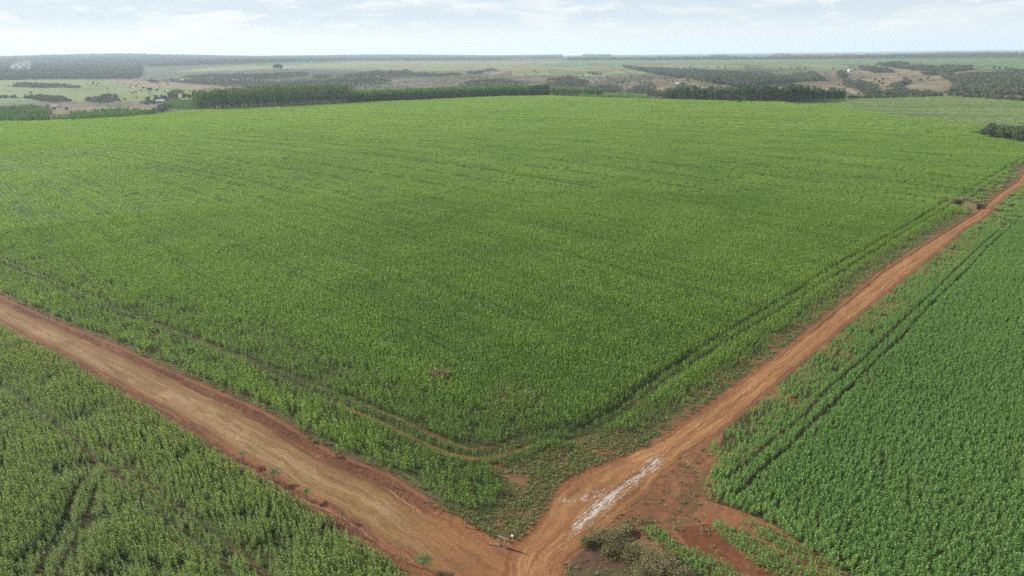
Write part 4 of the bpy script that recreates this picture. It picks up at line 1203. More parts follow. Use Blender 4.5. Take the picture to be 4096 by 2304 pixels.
# taller clump, then the block behind the low planting
mk2 = []
for t_, c_ in DK0:
    mk2.append(tree_proto('clump_tree', t_, YK[0][1] if False else c_, 'taller dark tree in the square clump right of the middle stand', 'tree', 'trees of the square clump right of the middle stand'))
stand(2138, 2192, 3.4, 7, 4, 14, mk2, 'taller tree of the square clump', '', 42, (.82, .95))
mk3 = [tree_proto('block_tree', t_, c_, 'slim tree in the straight-topped block set back from the field', 'tree', 'trees of the straight-topped block set back from the field') for t_, c_ in YK[:2]]
stand(2200, 2410, 3.0, 5, 3.4, 70, mk3, 'tree of the straight-topped set-back block', '', 110, (.86, .95), stuff=(MASS_Y, 'set_back_tree_block', 'rear trees of the straight-topped block set back from the field'))
# dark stand at right
DK = [(trunk_mesh('trunk', M_DBARK, 13, .22, 3, 1.5, .4), crown_mesh('crown', M_DRK, column_pts(1.5, 16.5, 2.9, 14), 190, .62)) for k in range(4)]
g_ = 'dark trees of the right stand along the far field edge'
mk = [tree_proto('dark_stand_tree', t_, c_, 'dark dense tree in the right stand along the far edge of the maize', 'tree', g_) for t_, c_ in DK]


def prof_r(a, b):
    x = 2660+(3375-2660)*a
    return float(np.interp(x, [2660, 2690, 2700, 2760, 2810, 2900, 2925, 3000, 3100, 3180, 3260, 3375], [.75, .8, .95, 1.0, .92, .92, 1.12, 1.18, 1.16, 1.0, .85, .72]))*(1 if b < .5 else .95)


stand(2660, 3375, 4.3, 5, 5, 10, mk, 'dark dense tree of the right stand', g_, 230, (.74, 1.14), prof_r)


def prof_g(a, b): return 0.95 if a < .3 else (1.0 if .55 < a < .75 else .72)


PK = [(trunk_mesh('trunk', M_TBARK, 12, .15), crown_mesh('crown', M_SAV, column_pts(5, 15, 1.3, 9), 70, .45)) for k in range(2)]
mk = [tree_proto('thin_tree', t_, c_, 'thin grey-green tree left of the dark right stand', 'tree', 'thin trees between the low planting and the dark stand') for t_, c_ in PK]
stand(2590, 2655, 2.6, 6, 4, 12, mk, 'thin grey-green tree left of the dark stand', '', 60, (.8, 1.0), prof_g)

# woods: masses of crowns over the broken country
wc = bpy.data.collections.new('woodmass')
for k in range(5):
    cm = crown_mesh('w', M_SAV_I, round_pts(1.0, 6.5, 3.6, 12), 170, .62); o = bpy.data.objects.new(f'wood{k}', cm); wc.objects.link(o)
yc = bpy.data.collections.new('youngblock')
for k in range(4):
    cm = crown_mesh('w', M_YEU_I, column_pts(.5, 6.5, 1.4, 8), 60, .55); o = bpy.data.objects.new(f'yb{k}', cm); yc.objects.link(o)


def wood(name, coll, polys, sp, rmin, rmax, dens, sc, label, noise=None, cat='woodland', ts=0.5, gap=0):
    r1 = rmax; x = np.arange(-r1*.75, r1*.75, sp); y = np.arange(rmin*.7, r1, sp); X, Y = np.meshgrid(x, y); X = X.ravel(); Y = Y.ravel()
    r = np.hypot(X, Y); m = (r > rmin) & (r < rmax) & (np.abs(np.arctan2(X, Y)) < math.radians(41)); X, Y = X[m], Y[m]
    X = X+rng.uniform(-.5, .5, X.size)*sp; Y = Y+rng.uniform(-.5, .5, Y.size)*sp
    Z = gheight(X, Y); qx, qy = proj(X, Y, Z); m = np.zeros(len(X), bool)
    wx = (fbm(X, Y, 45, 3, 171)-.5)*2; wy = (fbm(X, Y, 45, 3, 172)-.5)*2; rg = np.clip(9000/np.hypot(X, Y), 1, 9)
    for p in polys: m |= inpoly(qx+wx*rg*3.0, qy+wy*rg*1.1, p)
    if gap: m &= fbm(X, Y, 30, 3, 173) > gap
    m &= (rng.random(len(X)) < dens) & (np.hypot(X, Y) > r_edge(np.arctan2(X, Y))+6)
    if noise: m &= noise(X, Y)
    X, Y, Z = X[m], Y[m], Z[m]; n = len(X); s = sc*rng.uniform(.7, 1.3, n)
    print(name, n)
    if n: scatter(name, coll, np.stack([X, Y, Z-.2], 1), rng.uniform(0, 6.28, n), np.stack([s, s, s*rng.uniform(.8, 1.2, n)], 1), rng.integers(0, len(coll.objects), n), np.clip(fbm(X, Y, 80, 3, 151)*.8+ts-.5+rng.normal(0, .2, n), 0, 1), label, cat)


wood('gallery_forest', wc, WOODS['gallery'], 6.0, 900, 3200, .95, 1.15, 'dark gallery forest filling the gullies of the right-hand hills')
wood('scrub_woodland', wc, WOODS['scrubwood'], 6.5, 900, 3600, .34, .68, 'grey-green scrub woodland on the slopes behind the eucalyptus stands', ts=.75)
wood('copse_trees', wc, WOODS['copse'], 5.5, 800, 3500, .55, .75, 'dark copses and thickets around the left pasture and the right field edge', gap=.36)
wood('young_plantation', yc, WOODS['young'], 3.6, 700, 1900, .55, .8, 'young tree plantation beyond the left edge of the maize', cat='plantation', ts=.5)
wood('low_plantation', yc, WOODS['lowplant'], 3.0, 800, 1600, .95, .5, 'low bright planting in front of the set back tree block', cat='plantation', ts=.8)
wood('far_plantation', wc, WOODS['farplant'], 13, 2300, 5200, .95, 2.2, 'large dark plantation behind the left pasture', cat='plantation', ts=.2)
scr = [[(700, 320), (1024, 285), (1560, 278), (1700, 290), (1600, 372), (1024, 372), (600, 323)], [(3000, 285), (3500, 272), (4500, 285), (4500, 410), (3000, 400)], [(2000, 305), (3000, 310), (3000, 380), (2000, 360)]]
wood('scattered_scrub', wc, scr, 11, 950, 3300, .14, .5, 'loose scrub dotted over the hills and valley sides', noise=lambda X, Y: fbm(X, Y, 160, 4, 161) > .5, ts=.6)
# far wooded country to the horizon
def far_noise(X, Y):
    az = np.arctan2(X, Y)
    if len(X) == 0: return np.zeros(0, bool)
    b = fbm(X*0.25, Y, 700, 4, 13)
    return (b < 0.45) | (az > .08) | ((az < -0.06) & (rng.random(len(X)) < .8))
wood('distant_forest', wc, [[(-900, 262), (560, 262), (700, 285), (1024, 256), (1400, 244), (2048, 242), (2250, 240), (2250, 150), (-900, 150)],
                            [(2250, 243), (3072, 240), (3072, 236), (2250, 238)], [(3072, 240), (3072, 232), (3560, 229), (3760, 218), (4100, 216), (4600, 214), (4600, 232), (4096, 235), (3500, 239)],
                            [(2835, 234), (2850, 227), (2900, 224), (2915, 232)], [(2330, 228), (2330, 222), (2440, 221), (2450, 228)], [(3090, 224), (3120, 219), (3160, 222), (3160, 228)]], 36, 4300, 11500, .9, 2.3, 'blue distant woods and tree belts below the horizon', noise=far_noise, ts=.3)

# the small dark wood in the field at far right, tree by tree
RK = [(trunk_mesh('trunk', M_DBARK, 4.5, .2, 3, 1.6, .4), crown_mesh('crown', M_SAV, round_pts(.4, 6.0, 3.0, 14), 620, .30)) for k in range(4)]
g_ = 'trees of the small dark wood inside the field at the right edge'
mk = [tree_proto('grove_tree', t_, c_, 'round dark tree in the small wood at the right edge of the maize', 'tree', g_) for t_, c_ in RK]
pw = W([(3935, 546), (3955, 533), (4030, 533), (4100, 545), (4300, 580), (4300, 602), (4096, 568), (4000, 557)])
cnt = 0; grv = []
for gx_ in np.arange(pw[:, 0].min(), pw[:, 0].max(), 5.0):
    for gy_ in np.arange(pw[:, 1].min(), pw[:, 1].max(), 5.5):
        a_, b_ = gx_+rng.uniform(-1, 1), gy_+rng.uniform(-1, 1)
        if not inpoly(np.array([a_]), np.array([b_]), [tuple(p) for p in pw])[0]: continue
        if cnt < 4: o = mk[cnt]; o.location = (a_, b_, 0)
        else: o = copy_thing(mk[cnt % 4], (a_, b_, 0), rng.uniform(0, 6.28), (rng.uniform(.85, 1.15),)*2+(rng.uniform(.6, 1.4),))
        grv.append(o); cnt += 1
grv.sort(key=lambda o: float(proj(np.array([o.location.x]), np.array([o.location.y]), np.array([0.0]))[0][0]))
for i, o in enumerate(grv): o['label'] = f'{nth(i+1)} round dark tree from the left in the small wood at the right edge'
print('grove', cnt)

# single trees over the pastures and hills
SK = [(trunk_mesh('trunk', M_DBARK, 4.2, .28, 4, 2.0, .45), crown_mesh('crown', M_SAV, round_pts(2.0, 7.0, 3.0, 9), 110, .8)) for k in range(4)]
SINGLES = [
    ('broad dark tree standing alone on the pale green left pasture', 'scattered trees of the left pasture', 'pasture_tree', .9,
     [(350, 340), (388, 347), (395, 338), (470, 334), (125, 377), (640, 352), (532, 380), (565, 367), (630, 341), (35, 350), (500, 403), (672, 341), (548, 395), (545, 375), (575, 357), (520, 355), (590, 358), (760, 371), (262, 340), (500, 340), (525, 342), (545, 350), (555, 340), (600, 380), (430, 360), (660, 372)]),
    ('larger round tree among the scattered ones of the left pasture', 'large round pasture trees', 'round_pasture_tree', 1.5, [(375, 340), (602, 369), (630, 368)]),
    ('slim tree by the brown ploughed strip at far left', 'slim trees beside the brown strip', 'slim_tree', .8, [(125, 428), (187, 430), (195, 430), (218, 442), (268, 446)]),
    ('huge tree towering over the white-roofed barn', None, 'barn_tree', 2.7, [(688, 408)]),
    ('dark rounded tree of the thicket around the white-roofed barn', 'thicket trees around the barn', 'thicket_tree', 1.7, [(652, 404), (625, 406), (595, 412), (706, 402), (738, 402), (758, 400), (668, 405)]),
    ('massive dark crown beside the blue-roofed sheds on the plateau', 'big trees beside the blue sheds', 'shed_tree', 3.4, [(1100, 281), (1112, 281), (1122, 281)]),
    ('single bush-like tree on the purple-brown ploughed slope', 'trees of the ploughed slope', 'ploughland_tree', .9, [(1632, 359), (1780, 331), (1918, 310), (1741, 344), (1622, 333)]),
    ('tree of the dark cluster standing inside the pale plateau field', 'tree cluster inside the plateau field', 'cluster_tree', 1.4, [(2355, 300), (2370, 302), (2378, 303), (2388, 303), (2402, 305)]),
    ('small tree along the lower rim of the plateau field', 'trees along the plateau rim', 'rim_tree', 1.0, [(2140, 289), (2176, 309), (2252, 308), (2275, 308), (2330, 309), (2430, 314), (2520, 312), (2575, 312), (2138, 289), (2640, 320), (2660, 321)]),
    ('lone dark tree on the reddish grass slope', 'trees of the reddish slope', 'slope_tree', 1.1, [(2490, 334), (2488, 341), (2602, 323), (2500, 325), (2560, 335), (2730, 341), (2735, 345), (2805, 337), (2660, 322), (2690, 330), (2750, 328), (2255, 350), (2470, 338), (2845, 333), (2875, 350)]),
    ('small dark tree on the brown hills at right', 'trees of the right brown hills', 'hill_tree', 1.0, [(3105, 293), (3175, 298), (3130, 296), (3440, 298), (3310, 313), (3355, 347), (3500, 326), (3515, 334), (3530, 326), (3594, 305), (3625, 326), (3680, 329), (3710, 321), (3250, 312), (3300, 300), (3420, 286), (3560, 352), (3640, 335), (3528, 342)]),
    ('tiny flat-topped tree on the skyline edge of the green plateau field', 'trees on the green plateau field edge', 'plateau_tree', 1.2, [(3120, 281), (3164, 280), (3190, 280), (3220, 280), (3330, 281), (3660, 258), (3680, 262), (3975, 279), (3998, 280), (4020, 279), (2870, 275), (2900, 276), (2990, 277), (2830, 274), (2760, 272), (2700, 271), (3400, 272)]),
]
for lab, grp, nm, sc, pts in SINGLES:
    pts = sorted(pts)
    for i, (a_, b_) in enumerate(pts):
        X, Y, Z = ground_hit(a_, b_); t_, c_ = SK[i % 4]
        if i < 4: o = tree_proto(nm, t_, c_, lab, 'tree', grp)
        s = sc*rng.uniform(.85, 1.15)
        lb_ = f'{nth(i+1)} from the left, {lab}' if len(pts) > 1 else lab
        if i >= 4: o = copy_thing(protos_[i % 4], (X, Y, Z), rng.uniform(0, 6.28), (s, s, s))
        else:
            if i == 0: protos_ = []
            protos_.append(o); o.location = (X, Y, Z-.2); o.scale = (s, s, s); o.rotation_euler.z = rng.uniform(0, 6.28)
        o['label'] = lb_
# round bush at the foot of the dark stand
X, Y, Z = ground_hit(2956, 413); o = tree_proto('field_edge_bush', SK[0][0], RK[0][1], 'round dark bush at the foot of the right tree stand', 'bush', None); o.location = (X, Y, Z-.5); o.scale = (.9, .9, .75)

# ---------------------------------------------------------------- farm buildings
M_WALL = plain_mat('plaster', (0.62, 0.60, 0.55), (0.78, 0.76, 0.70), 1.0)
M_ROOFW = plain_mat('white_sheet_roof', (0.50, 0.52, 0.54), (0.62, 0.63, 0.64), .6, .5)
M_ROOFB = plain_mat('blue_sheet_roof', (0.20, 0.36, 0.50), (0.32, 0.48, 0.60), .6, .5)
M_ROOFG = plain_mat('grey_sheet_roof', (0.20, 0.17, 0.15), (0.34, 0.29, 0.25), .6, .8)
M_DOOR = plain_mat('door_paint', (0.08, 0.07, 0.06), (0.14, 0.11, 0.09), 1.0)
M_CANV = plain_mat('white_canvas', (0.80, 0.80, 0.78), (0.90, 0.90, 0.88), .6, .7)


def building(name, at, L, Wd, h, roofm, label, cat, rz=0.1, doors=2, dz=0.0):
    X, Y, Z = ground_hit(*at); o = empty(name, (X, Y, Z+dz), rz); tag(o, label, cat)
    b = MB(); t = .25
    b.box((0, -Wd/2+t/2, h/2-.5), (L, t, h+1)); b.box((0, Wd/2-t/2, h/2-.5), (L, t, h+1))
    b.box((-L/2+t/2, 0, h/2-.5), (t, Wd-2*t-.006, h+1)); b.box((L/2-t/2, 0, h/2-.5), (t, Wd-2*t-.006, h+1))
    for sx in (-1, 1):
        n = len(b.V); x_ = sx*(L/2-.02); b.V += [(x_, -Wd/2, h), (x_, Wd/2, h), (x_, 0, h+Wd*.22)]; b.F.append((n, n+1, n+2, n+2))
    link('wall', b.mesh('wall', M_WALL), o)
    r = MB(); e = .5; k = .22
    for sy in (-1, 1):
        y0_ = sy*(Wd/2+e); z0_ = h-e*2*k*.5; y1_ = 0; z1_ = h+Wd*k+.05
        r.quad((-L/2-e, y0_, z0_+.05), (L/2+e, y0_, z0_+.05), (L/2+e, y1_, z1_+.05), (-L/2-e, y1_, z1_+.05))
        r.quad((-L/2-e, y0_, z0_-.05), (-L/2-e, y1_, z1_-.05), (L/2+e, y1_, z1_-.05), (L/2+e, y0_, z0_-.05))
        r.quad((-L/2-e, y0_, z0_-.05), (L/2+e, y0_, z0_-.05), (L/2+e, y0_, z0_+.05), (-L/2-e, y0_, z0_+.05))
    link('roof', r.mesh('roof', roofm), o)
    for i in range(doors):
        d = MB(); d.box(((-.5+(i+.5)/doors)*L, -Wd/2-.03, h*.4), (min(2.4, L*.2), .08, h*.8)); link('door', d.mesh('door', M_DOOR), o)
    return o


building('barn', (645, 411), 15, 8, 4, M_ROOFW, 'long white-roofed barn in a clearing below the huge tree', 'barn', .12, 3)
building('farmhouse', (222, 431), 10, 7, 3, M_ROOFG, 'low house with dark roof beside the brown ploughed strip', 'house', -.1)
building('shed', (232, 430), 6, 5, 2.6, M_ROOFG, 'small dark shed right next to the low house', 'shed', .1, 1)
building('long_shed', (1148, 278), 32, 12, 5, M_ROOFB, 'long blue-roofed shed next to massive dark trees on the plateau', 'shed', .03, 4)
building('small_shed', (1170, 279), 10, 8, 4, M_ROOFB, 'small blue-roofed shed right of the long blue one', 'shed', .1, 1)
building('white_house', (3401, 284), 13, 8, 3.5, M_ROOFW, 'white house at the upper rim of the brown hills', 'house', .2)
building('white_cottage', (728, 325), 12, 8, 3.5, M_ROOFW, 'white cottage in the scrub above the tan pasture', 'house', .1)
for i, (a_, b_) in enumerate(((2708, 335), (2714, 335))):
    X, Y, Z = ground_hit(a_, b_); o = empty('tent', (X, Y, Z), .3*i); tag(o, ('left', 'right')[i]+' one of two white pointed tents on the reddish slope', 'tent')
    b = MB(); s = 2.0; n = 0; b.V = [(-s, -s, -.3), (s, -s, -.3), (s, s, -.3), (-s, s, -.3), (-s, -s, 1.9), (s, -s, 1.9), (s, s, 1.9), (-s, s, 1.9)]
    b.F = [(0, 1, 5, 4), (1, 2, 6, 5), (2, 3, 7, 6), (3, 0, 4, 7)]; link('tent_wall', b.mesh('tent_wall', M_CANV), o)
    b = MB(); s = 2.2; b.V = [(-s, -s, 1.85), (s, -s, 1.85), (s, s, 1.85), (-s, s, 1.85), (0, 0, 3.6)]; b.F = [(0, 1, 4, 4), (1, 2, 4, 4), (2, 3, 4, 4), (3, 0, 4, 4)]
    link('tent_roof', b.mesh('tent_roof', M_CANV), o)

# ---------------------------------------------------------------- fence posts, timber frame, palms, shrubs
M_WOOD = plain_mat('weathered_wood', (0.16, 0.13, 0.10), (0.36, 0.30, 0.24), 6.0, .9, (1, 1, .15), .4)
M_PALE = plain_mat('pale_timber', (0.20, 0.165, 0.12), (0.32, 0.27, 0.20), 6.0, .9, (1, 1, .15), .4)


def post_mesh(h, r):
    b = MB(); w = random.uniform(-.03, .03); b.tube([(0, 0, -.4), (0, 0, 0), (w, w, h*.5), (w*1.5, w, h-.03), (w*1.6, w, h)], [r, r, r*.95, r*.85, r*.6], 8); return b.mesh('fence_post', M_WOOD)


PM = [post_mesh(1.15, .065), post_mesh(1.25, .055), post_mesh(1.05, .07)]
UPP = [(77, 1228), (143, 1266), (198, 1288), (271, 1319), (347, 1353), (431, 1394), (509, 1425), (698, 1512), (795, 1551), (1021, 1650), (1321, 1806), (1424, 1865), (1574, 1950), (1722, 2030), (1863, 2110)]
LOP = [(37, 1326), (115, 1369), (298, 1460), (364, 1500), (441, 1553), (798, 1763), (907, 1835), (1155, 1977), (1299, 2063), (1454, 2152), (1627, 2255)]
ORD = 'first second third fourth fifth sixth seventh eighth ninth tenth eleventh twelfth thirteenth fourteenth fifteenth sixteenth'.split()
for side_, lst in (('upper', UPP), ('lower', LOP)):
    for i, (a_, b_) in enumerate(reversed(lst)):
        p = flat(np.array([float(a_)]), np.array([float(b_)]))[0]
        o = link('fence_post', PM[i % 3], loc=(p[0], p[1], 0.02)); o.rotation_euler = (random.gauss(0, .04), random.gauss(0, .04), random.uniform(0, 6))
        if side_ == 'upper': lb = f'{ORD[i]} thin fence post leftwards from the timber frame, along the big field'
        else: lb = f'{ORD[i]} thin fence post up from the bottom edge, beside the lower-left crop'
        tag(o, lb, 'post', 'fence posts along the wide road')
p = flat(np.array([2358.]), np.array([2156.]))[0]; o = link('fence_post', PM[1], loc=(p[0], p[1], 0)); tag(o, 'lone dark fence post beside the dry shrubs right of the track', 'post')
# timber frame at the corner
pa = flat(np.array([1998.]), np.array([2183.]))[0]; pb = flat(np.array([2019.]), np.array([2192.]))[0]
o = empty('timber_frame', (pa[0], pa[1], 0)); tag(o, 'short timber frame of two posts and a crossbar at the field corner', 'gate frame')
dv = pb-pa; dv = dv/np.hypot(*dv)*max(.85, np.hypot(*dv))
for q_ in ((0, 0), tuple(dv)):
    b = MB(); b.box((q_[0], q_[1], .45), (.14, .14, 1.7), math.atan2(dv[1], dv[0])); link('post', b.mesh('post', M_PALE), o)
b = MB(); b.box((dv[0]/2, dv[1]/2, 1.36), (np.hypot(*dv)+.35, .12, .11), math.atan2(dv[1], dv[0])); link('crossbar', b.mesh('crossbar', M_PALE), o)
p = flat(np.array([1978.]), np.array([2181.]))[0]; b = MB(); b.box((0, 0, .10), (1.3, .10, .05), -.3); b.box((.35, .10, .155), (.6, .09, .05), .35)
tag(link('fallen_plank', b.mesh('fallen_plank', M_PALE), loc=(p[0], p[1], 0)), 'pale broken planks lying on the earth left of the timber frame', 'plank')
p = flat(np.array([2050.]), np.array([2150.]))[0]; b = MB()
me = bpy.data.meshes.new('plastic_bag'); bm_V, bm_F = [], []
b.tube([(0, 0, .02), (.02, .02, .12), (.0, .05, .24), (.05, .05, .30)], [.10, .16, .12, .04], 7); mb_ = b.mesh('plastic_bag', M_CANV)
tag(link('plastic_bag', mb_, loc=(p[0], p[1], .05)), 'small crumpled white bag lying in the weeds above the timber frame', 'litter')

# young palms
M_PALM = leaf_mat('palm_leaflet', (0.06, 0.12, 0.04), (0.14, 0.21, 0.08), .35, False)


def palm(at, h, fr, n, label, lean=0.0):
    h *= 1.35; fr *= 1.12
    p = flat(np.array([float(at[0])]), np.array([float(at[1])]))[0]
    o = empty('young_palm', (p[0], p[1], 0.03)); tag(o, label, 'palm', None)
    b = MB(); b.tube([(0, 0, -.2), (lean*.3, 0, h*.4), (lean, 0, h)], [.07, .05, .035], 7); link('trunk', b.mesh('trunk', M_DBARK), o)
    for k in range(n):
        V, F, A = [], [], []; yaw = k*2.4+random.uniform(-.2, .2); rise = random.uniform(.5, 1.25); L = fr*random.uniform(.8, 1.15)
        d = np.array([math.cos(yaw), math.sin(yaw), 0]); s = np.array([-math.sin(yaw), math.cos(yaw), 0]); pts = []
        for i in range(9):
            t = i/8; pts.append(np.array([lean, 0, h])+d*L*t*math.cos(rise)*(1+.2*t)+np.array([0, 0, L*(math.sin(rise)*t-.62*t*t)]))
        for i in range(8):
            n0 = len(V); w = .018; V += [pts[i]-s*w, pts[i]+s*w, pts[i+1]+s*w*.7, pts[i+1]-s*w*.7]; F.append((n0, n0+1, n0+2, n0+3)); A.append(.4)
            for sg in (-1, 1):
                for q_ in (0, .5):
                    c = pts[i]*(1-q_)+pts[i+1]*q_; ln = fr*.36*math.sin(math.pi*min(1, .15+(i+q_)/8.6)); tip = c+s*sg*ln+d*ln*.55+np.array([0, 0, -ln*.25]); e = d*.022
                    n0 = len(V); V += [c-e, c+e, tip+e*.3, tip-e*.3]; F.append((n0, n0+1, n0+2, n0+3)); A.append(random.random()*.88)
        link('frond', make_mesh('frond', np.array(V), np.array(F), M_PALM, False, {'v': ('FLOAT', 'FACE', np.array(A, np.float32))}), o)


palm((1695, 2277), 0.9, 1.25, 11, 'largest young palm on the red verge near the bottom edge, beside a fence post')
palm((1369, 2083), 0.75, 0.7, 4, 'thinnest young palm, nearly bare, second up from the bottom edge', .12)
palm((1229, 2001), 0.95, 0.8, 8, 'small upright young palm, middle one of the five by the lower-left crop')
palm((1097, 1927), 1.05, 1.1, 9, 'spreading dull young palm close to the edge of the lower-left crop')
palm((977, 1856), 1.2, 0.85, 7, 'topmost young palm on the red verge, with windswept fronds', -.1)

# dry shrubs at the bottom
M_DRY = leaf_mat('dry_shrub_twig', (0.115, 0.115, 0.055), (0.30, 0.26, 0.15), .25, False)
SHR = [((2350, 2178), 1.3, .9, 'small olive shrub at the left end of the dry shrub row'), ((2400, 2160), 1.7, 1.1, 'low dark shrub beside the lone fence post'), ((2455, 2172), 1.9, 1.4, 'rounded shrub third along the dry shrub row'),
       ((2470, 2215), 1.9, 1.2, 'olive shrub bordering the brown bare plot'), ((2530, 2222), 2.1, 1.6, 'bushy grey-green shrub in the middle of the dry shrub row'), ((2590, 2240), 2.4, 2.1, 'largest tan-topped dry shrub of the row'),
       ((2580, 2290), 2.1, 1.5, 'brown dry shrub cut by the bottom edge'), ((2650, 2285), 2.4, 2.0, 'tan rounded dry shrub next to the green crop strip'), ((2720, 2320), 2.0, 1.5, 'rightmost dry shrub of the row by the crop strip'),
       ((2500, 2130), 1.3, .7, 'low weedy bush between the shrub row and the bare apron')]
for (a_, b_), rr_, hh_, lb in SHR:
    p = flat(np.array([float(a_)]), np.array([float(b_)]))[0]
    L = [(random.gauss(0, rr_*.38), random.gauss(0, rr_*.38), random.uniform(.25, .75)*hh_, random.random()) for _ in range(16)]

    def fn(k, L=L, rr_=rr_, hh_=hh_):
        x, y, z, tn = L[k % 16]; q_ = rng.normal(size=3)*rr_*.19; zz = abs(z+q_[2]*.9); lim = hh_*math.sqrt(max(0.05, 1-min(1, math.hypot(x+q_[0], y+q_[1])/(rr_*1.05))**2)); return (x+q_[0], y+q_[1], min(zz, lim)), tn*.6+rng.random()*.3
    o = empty('dry_shrub', (p[0], p[1], 0)); tag(o, lb, 'shrub', 'row of dry shrubs beside the junction')
    link('foliage', crown_mesh('foliage', M_DRY, fn, int(1500*rr_), .06), o)
    b = MB()
    for k in range(6):
        a = k*1.05; b.tube([(0, 0, -.1), (math.cos(a)*rr_*.3, math.sin(a)*rr_*.3, hh_*.5), (math.cos(a)*rr_*.6, math.sin(a)*rr_*.6, hh_*.8)], [.03, .02, .01], 4)
    link('stem', b.mesh('stem', M_DBARK), o)
for i, (a_, b_, lb) in enumerate(((1240, 1765, 'small yellow-green shrub on the red bank of the wide road'), (1345, 1825, 'pale dry tuft shrub on the red bank beside a fence post'), (1295, 1775, 'dull low shrub between the yellow-green shrub and the pale tuft'))):
    p = flat(np.array([float(a_)]), np.array([float(b_)]))[0]
    o = empty('verge_shrub', (p[0], p[1], 0)); tag(o, lb, 'shrub')
    link('foliage', crown_mesh('foliage', M_DRY if i else M_PALM, round_pts(.1, .8, .5, 9), 300, .06), o)
    b = MB()
    for k in range(4):
        a = k*1.6; b.tube([(0, 0, -.1), (math.cos(a)*.15, math.sin(a)*.15, .3), (math.cos(a)*.3, math.sin(a)*.3, .55)], [.02, .015, .008], 4)
    link('stem', b.mesh('stem', M_DBARK), o)
# tangle of brush on the bank of the dug hollow by the track's bend
for i, (a_, b_) in enumerate(((3822, 815), (3845, 812), (3868, 815), (3886, 824))):
    p = flat(np.array([float(a_)]), np.array([float(b_)]))[0]
    o = empty('bank_brush', (p[0], p[1], 1.0-.12*i)); tag(o, f'{ORD[i]} clump from the left of grey brush on the bank of the dug hollow', 'bush', 'brush clumps along the hollow by the track')
    link('foliage', crown_mesh('foliage', M_DRY, round_pts(.1, 1.3, 2.2, 10), 420, .16), o)
    b = MB()
    for k in range(4):
        a = k*1.6; b.tube([(0, 0, -.3), (math.cos(a)*.5, math.sin(a)*.5, .4), (math.cos(a)*1.1, math.sin(a)*1.1, .9)], [.05, .035, .02], 4)
    link('stem', b.mesh('stem', M_DBARK), o)

for i, (a_, b_) in enumerate(((1748, 1514), (1776, 1518))):
    p = flat(np.array([float(a_)]), np.array([float(b_)]))[0]
    o = empty('mound_brush', (p[0], p[1], .85)); tag(o, ('left', 'right')[i]+' dry brush clump on the brown mound in the maize', 'bush')
    link('foliage', crown_mesh('foliage', M_DRY, round_pts(.1, .9, 1.5, 9), 380, .10), o)
    b = MB()
    for k in range(4):
        a = k*1.6; b.tube([(0, 0, -.3), (math.cos(a)*.4, math.sin(a)*.4, .3), (math.cos(a)*.8, math.sin(a)*.8, .6)], [.04, .03, .015], 4)
    link('stem', b.mesh('stem', M_DBARK), o)
# clods of red earth along the upper bank
M_CLOD = plain_mat('earth_clod', (0.20, 0.09, 0.05), (0.34, 0.16, 0.09), 2.0, .95)
V, F = [], []
a_, LL_ = resample(wL_UP, 1400); b2_, _ = resample(wL_LO, 1400)
for k in range(1500):
    i = int(rng.integers(0, 1400)); up_ = rng.random() < .75; v = rng.uniform(.01, .16) if up_ else rng.uniform(.82, .99)
    c = a_[i]*(1-v)+b2_[i]*v; s = rng.uniform(.03, .12)
    if np.hypot(c[0]-JX, c[1]-JY) < 8: continue
    n0 = len(V)
    for j in range(5): V.append((c[0]+math.cos(j*1.257)*s*rng.uniform(.7, 1.2), c[1]+math.sin(j*1.257)*s*rng.uniform(.7, 1.2), .03))
    V.append((c[0]+rng.uniform(-.3, .3)*s, c[1]+rng.uniform(-.3, .3)*s, .08+s*.9))
    for j in range(5): F.append((n0+j, n0+(j+1) % 5, n0+5))
tag(link('earth_clods', make_mesh('earth_clods', V, F, M_CLOD)), 'crumbled red earth clods along the banks of the wide road', 'soil', kind='stuff')

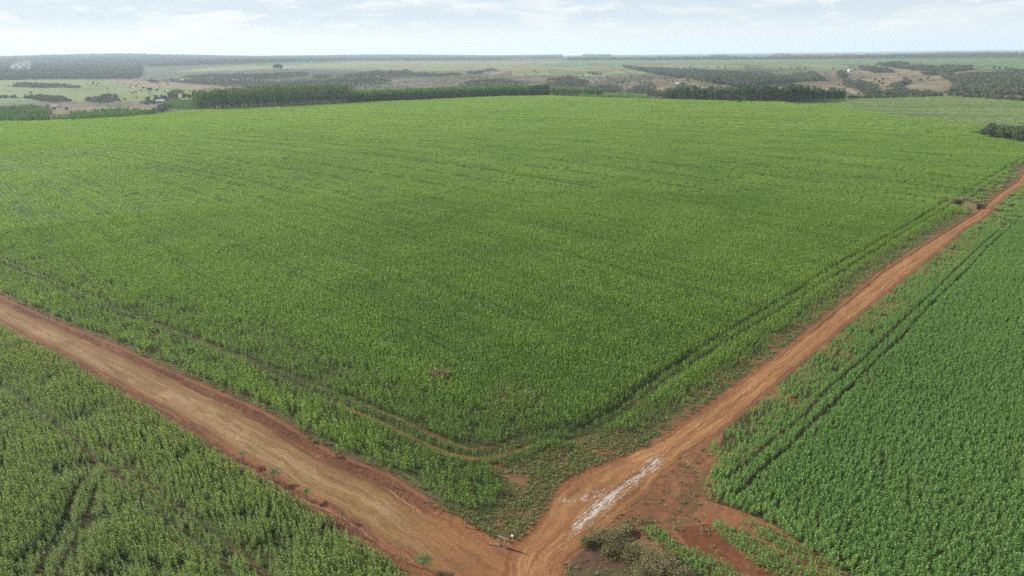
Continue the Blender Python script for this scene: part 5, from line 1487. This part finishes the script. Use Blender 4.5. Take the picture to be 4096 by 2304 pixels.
# ---------------------------------------------------------------- smoke and air
def smoke(name, at, sx, sy, sz, dens, label, seed):
    X, Y, Z = ground_hit(*at)
    b = MB(); nu, nv = 20, 12
    for i in range(nv+1):
        t = i/nv; w = .35+.65*math.sin(math.pi*min(1, t*.9+.08))
        for j in range(nu):
            a = 2*math.pi*j/nu; b.V.append((math.cos(a)*sx*w+t*sx*.9, math.sin(a)*sy*w, t*sz))
    for i in range(nv):
        for j in range(nu): b.F.append((i*nu+j, i*nu+(j+1) % nu, (i+1)*nu+(j+1) % nu, (i+1)*nu+j))
    n = len(b.V); b.V += [(0, 0, -1), (sx*.9, 0, sz+1)]
    for j in range(nu): b.F.append((j, n, (j+1) % nu, (j+1) % nu)); b.F.append((nv*nu+(j+1) % nu, n+1, nv*nu+j, nv*nu+j))
    m, t = new_mat(name); tcn = N(t, 'ShaderNodeTexCoord'); ns = N(t, 'ShaderNodeTexNoise'); ns.inputs['Scale'].default_value = 3.0/sx; ns.inputs['Detail'].default_value = 3
    t.links.new(tcn.outputs['Object'], ns.inputs['Vector']); sp = N(t, 'ShaderNodeSeparateXYZ'); t.links.new(tcn.outputs['Object'], sp.inputs[0])
    d = math_node(t, 'MULTIPLY', map_range(t, ns.outputs[0], .48, .72, 0, dens), map_range(t, sp.outputs[2], 0, sz, 1.0, .08))
    pv = N(t, 'ShaderNodeVolumePrincipled'); pv.inputs['Color'].default_value = (.95, .96, .98, 1); t.links.new(d, pv.inputs['Density'])
    o_ = N(t, 'ShaderNodeOutputMaterial'); t.links.new(pv.outputs[0], o_.inputs['Volume'])
    tag(link(name, b.mesh(name, m), loc=(X, Y, Z)), label, 'smoke', kind='stuff')


smoke('smoke', (70, 292), 45, 30, 60, .06, 'white smoke rising from the far plantation at upper left', 1)
smoke('thin_smoke', (1962, 314), 9, 8, 26, .035, 'thin bluish wisp of smoke over the dark scrub hill', 2)

mh, t = new_mat('haze'); pv = N(t, 'ShaderNodeVolumePrincipled'); pv.inputs['Color'].default_value = (0.70, 0.84, 1.0, 1); pv.inputs['Density'].default_value = 8.0e-5; pv.inputs['Anisotropy'].default_value = 0.12
ho = N(t, 'ShaderNodeOutputMaterial'); t.links.new(pv.outputs[0], ho.inputs['Volume'])
b = MB(); zt, zb = 260.0, LOWEST-1.5; b.box((0, 0, (zt+zb)/2), (96000, 96000, zt-zb))
tag(link('haze', b.mesh('haze', mh)), kind='stuff')
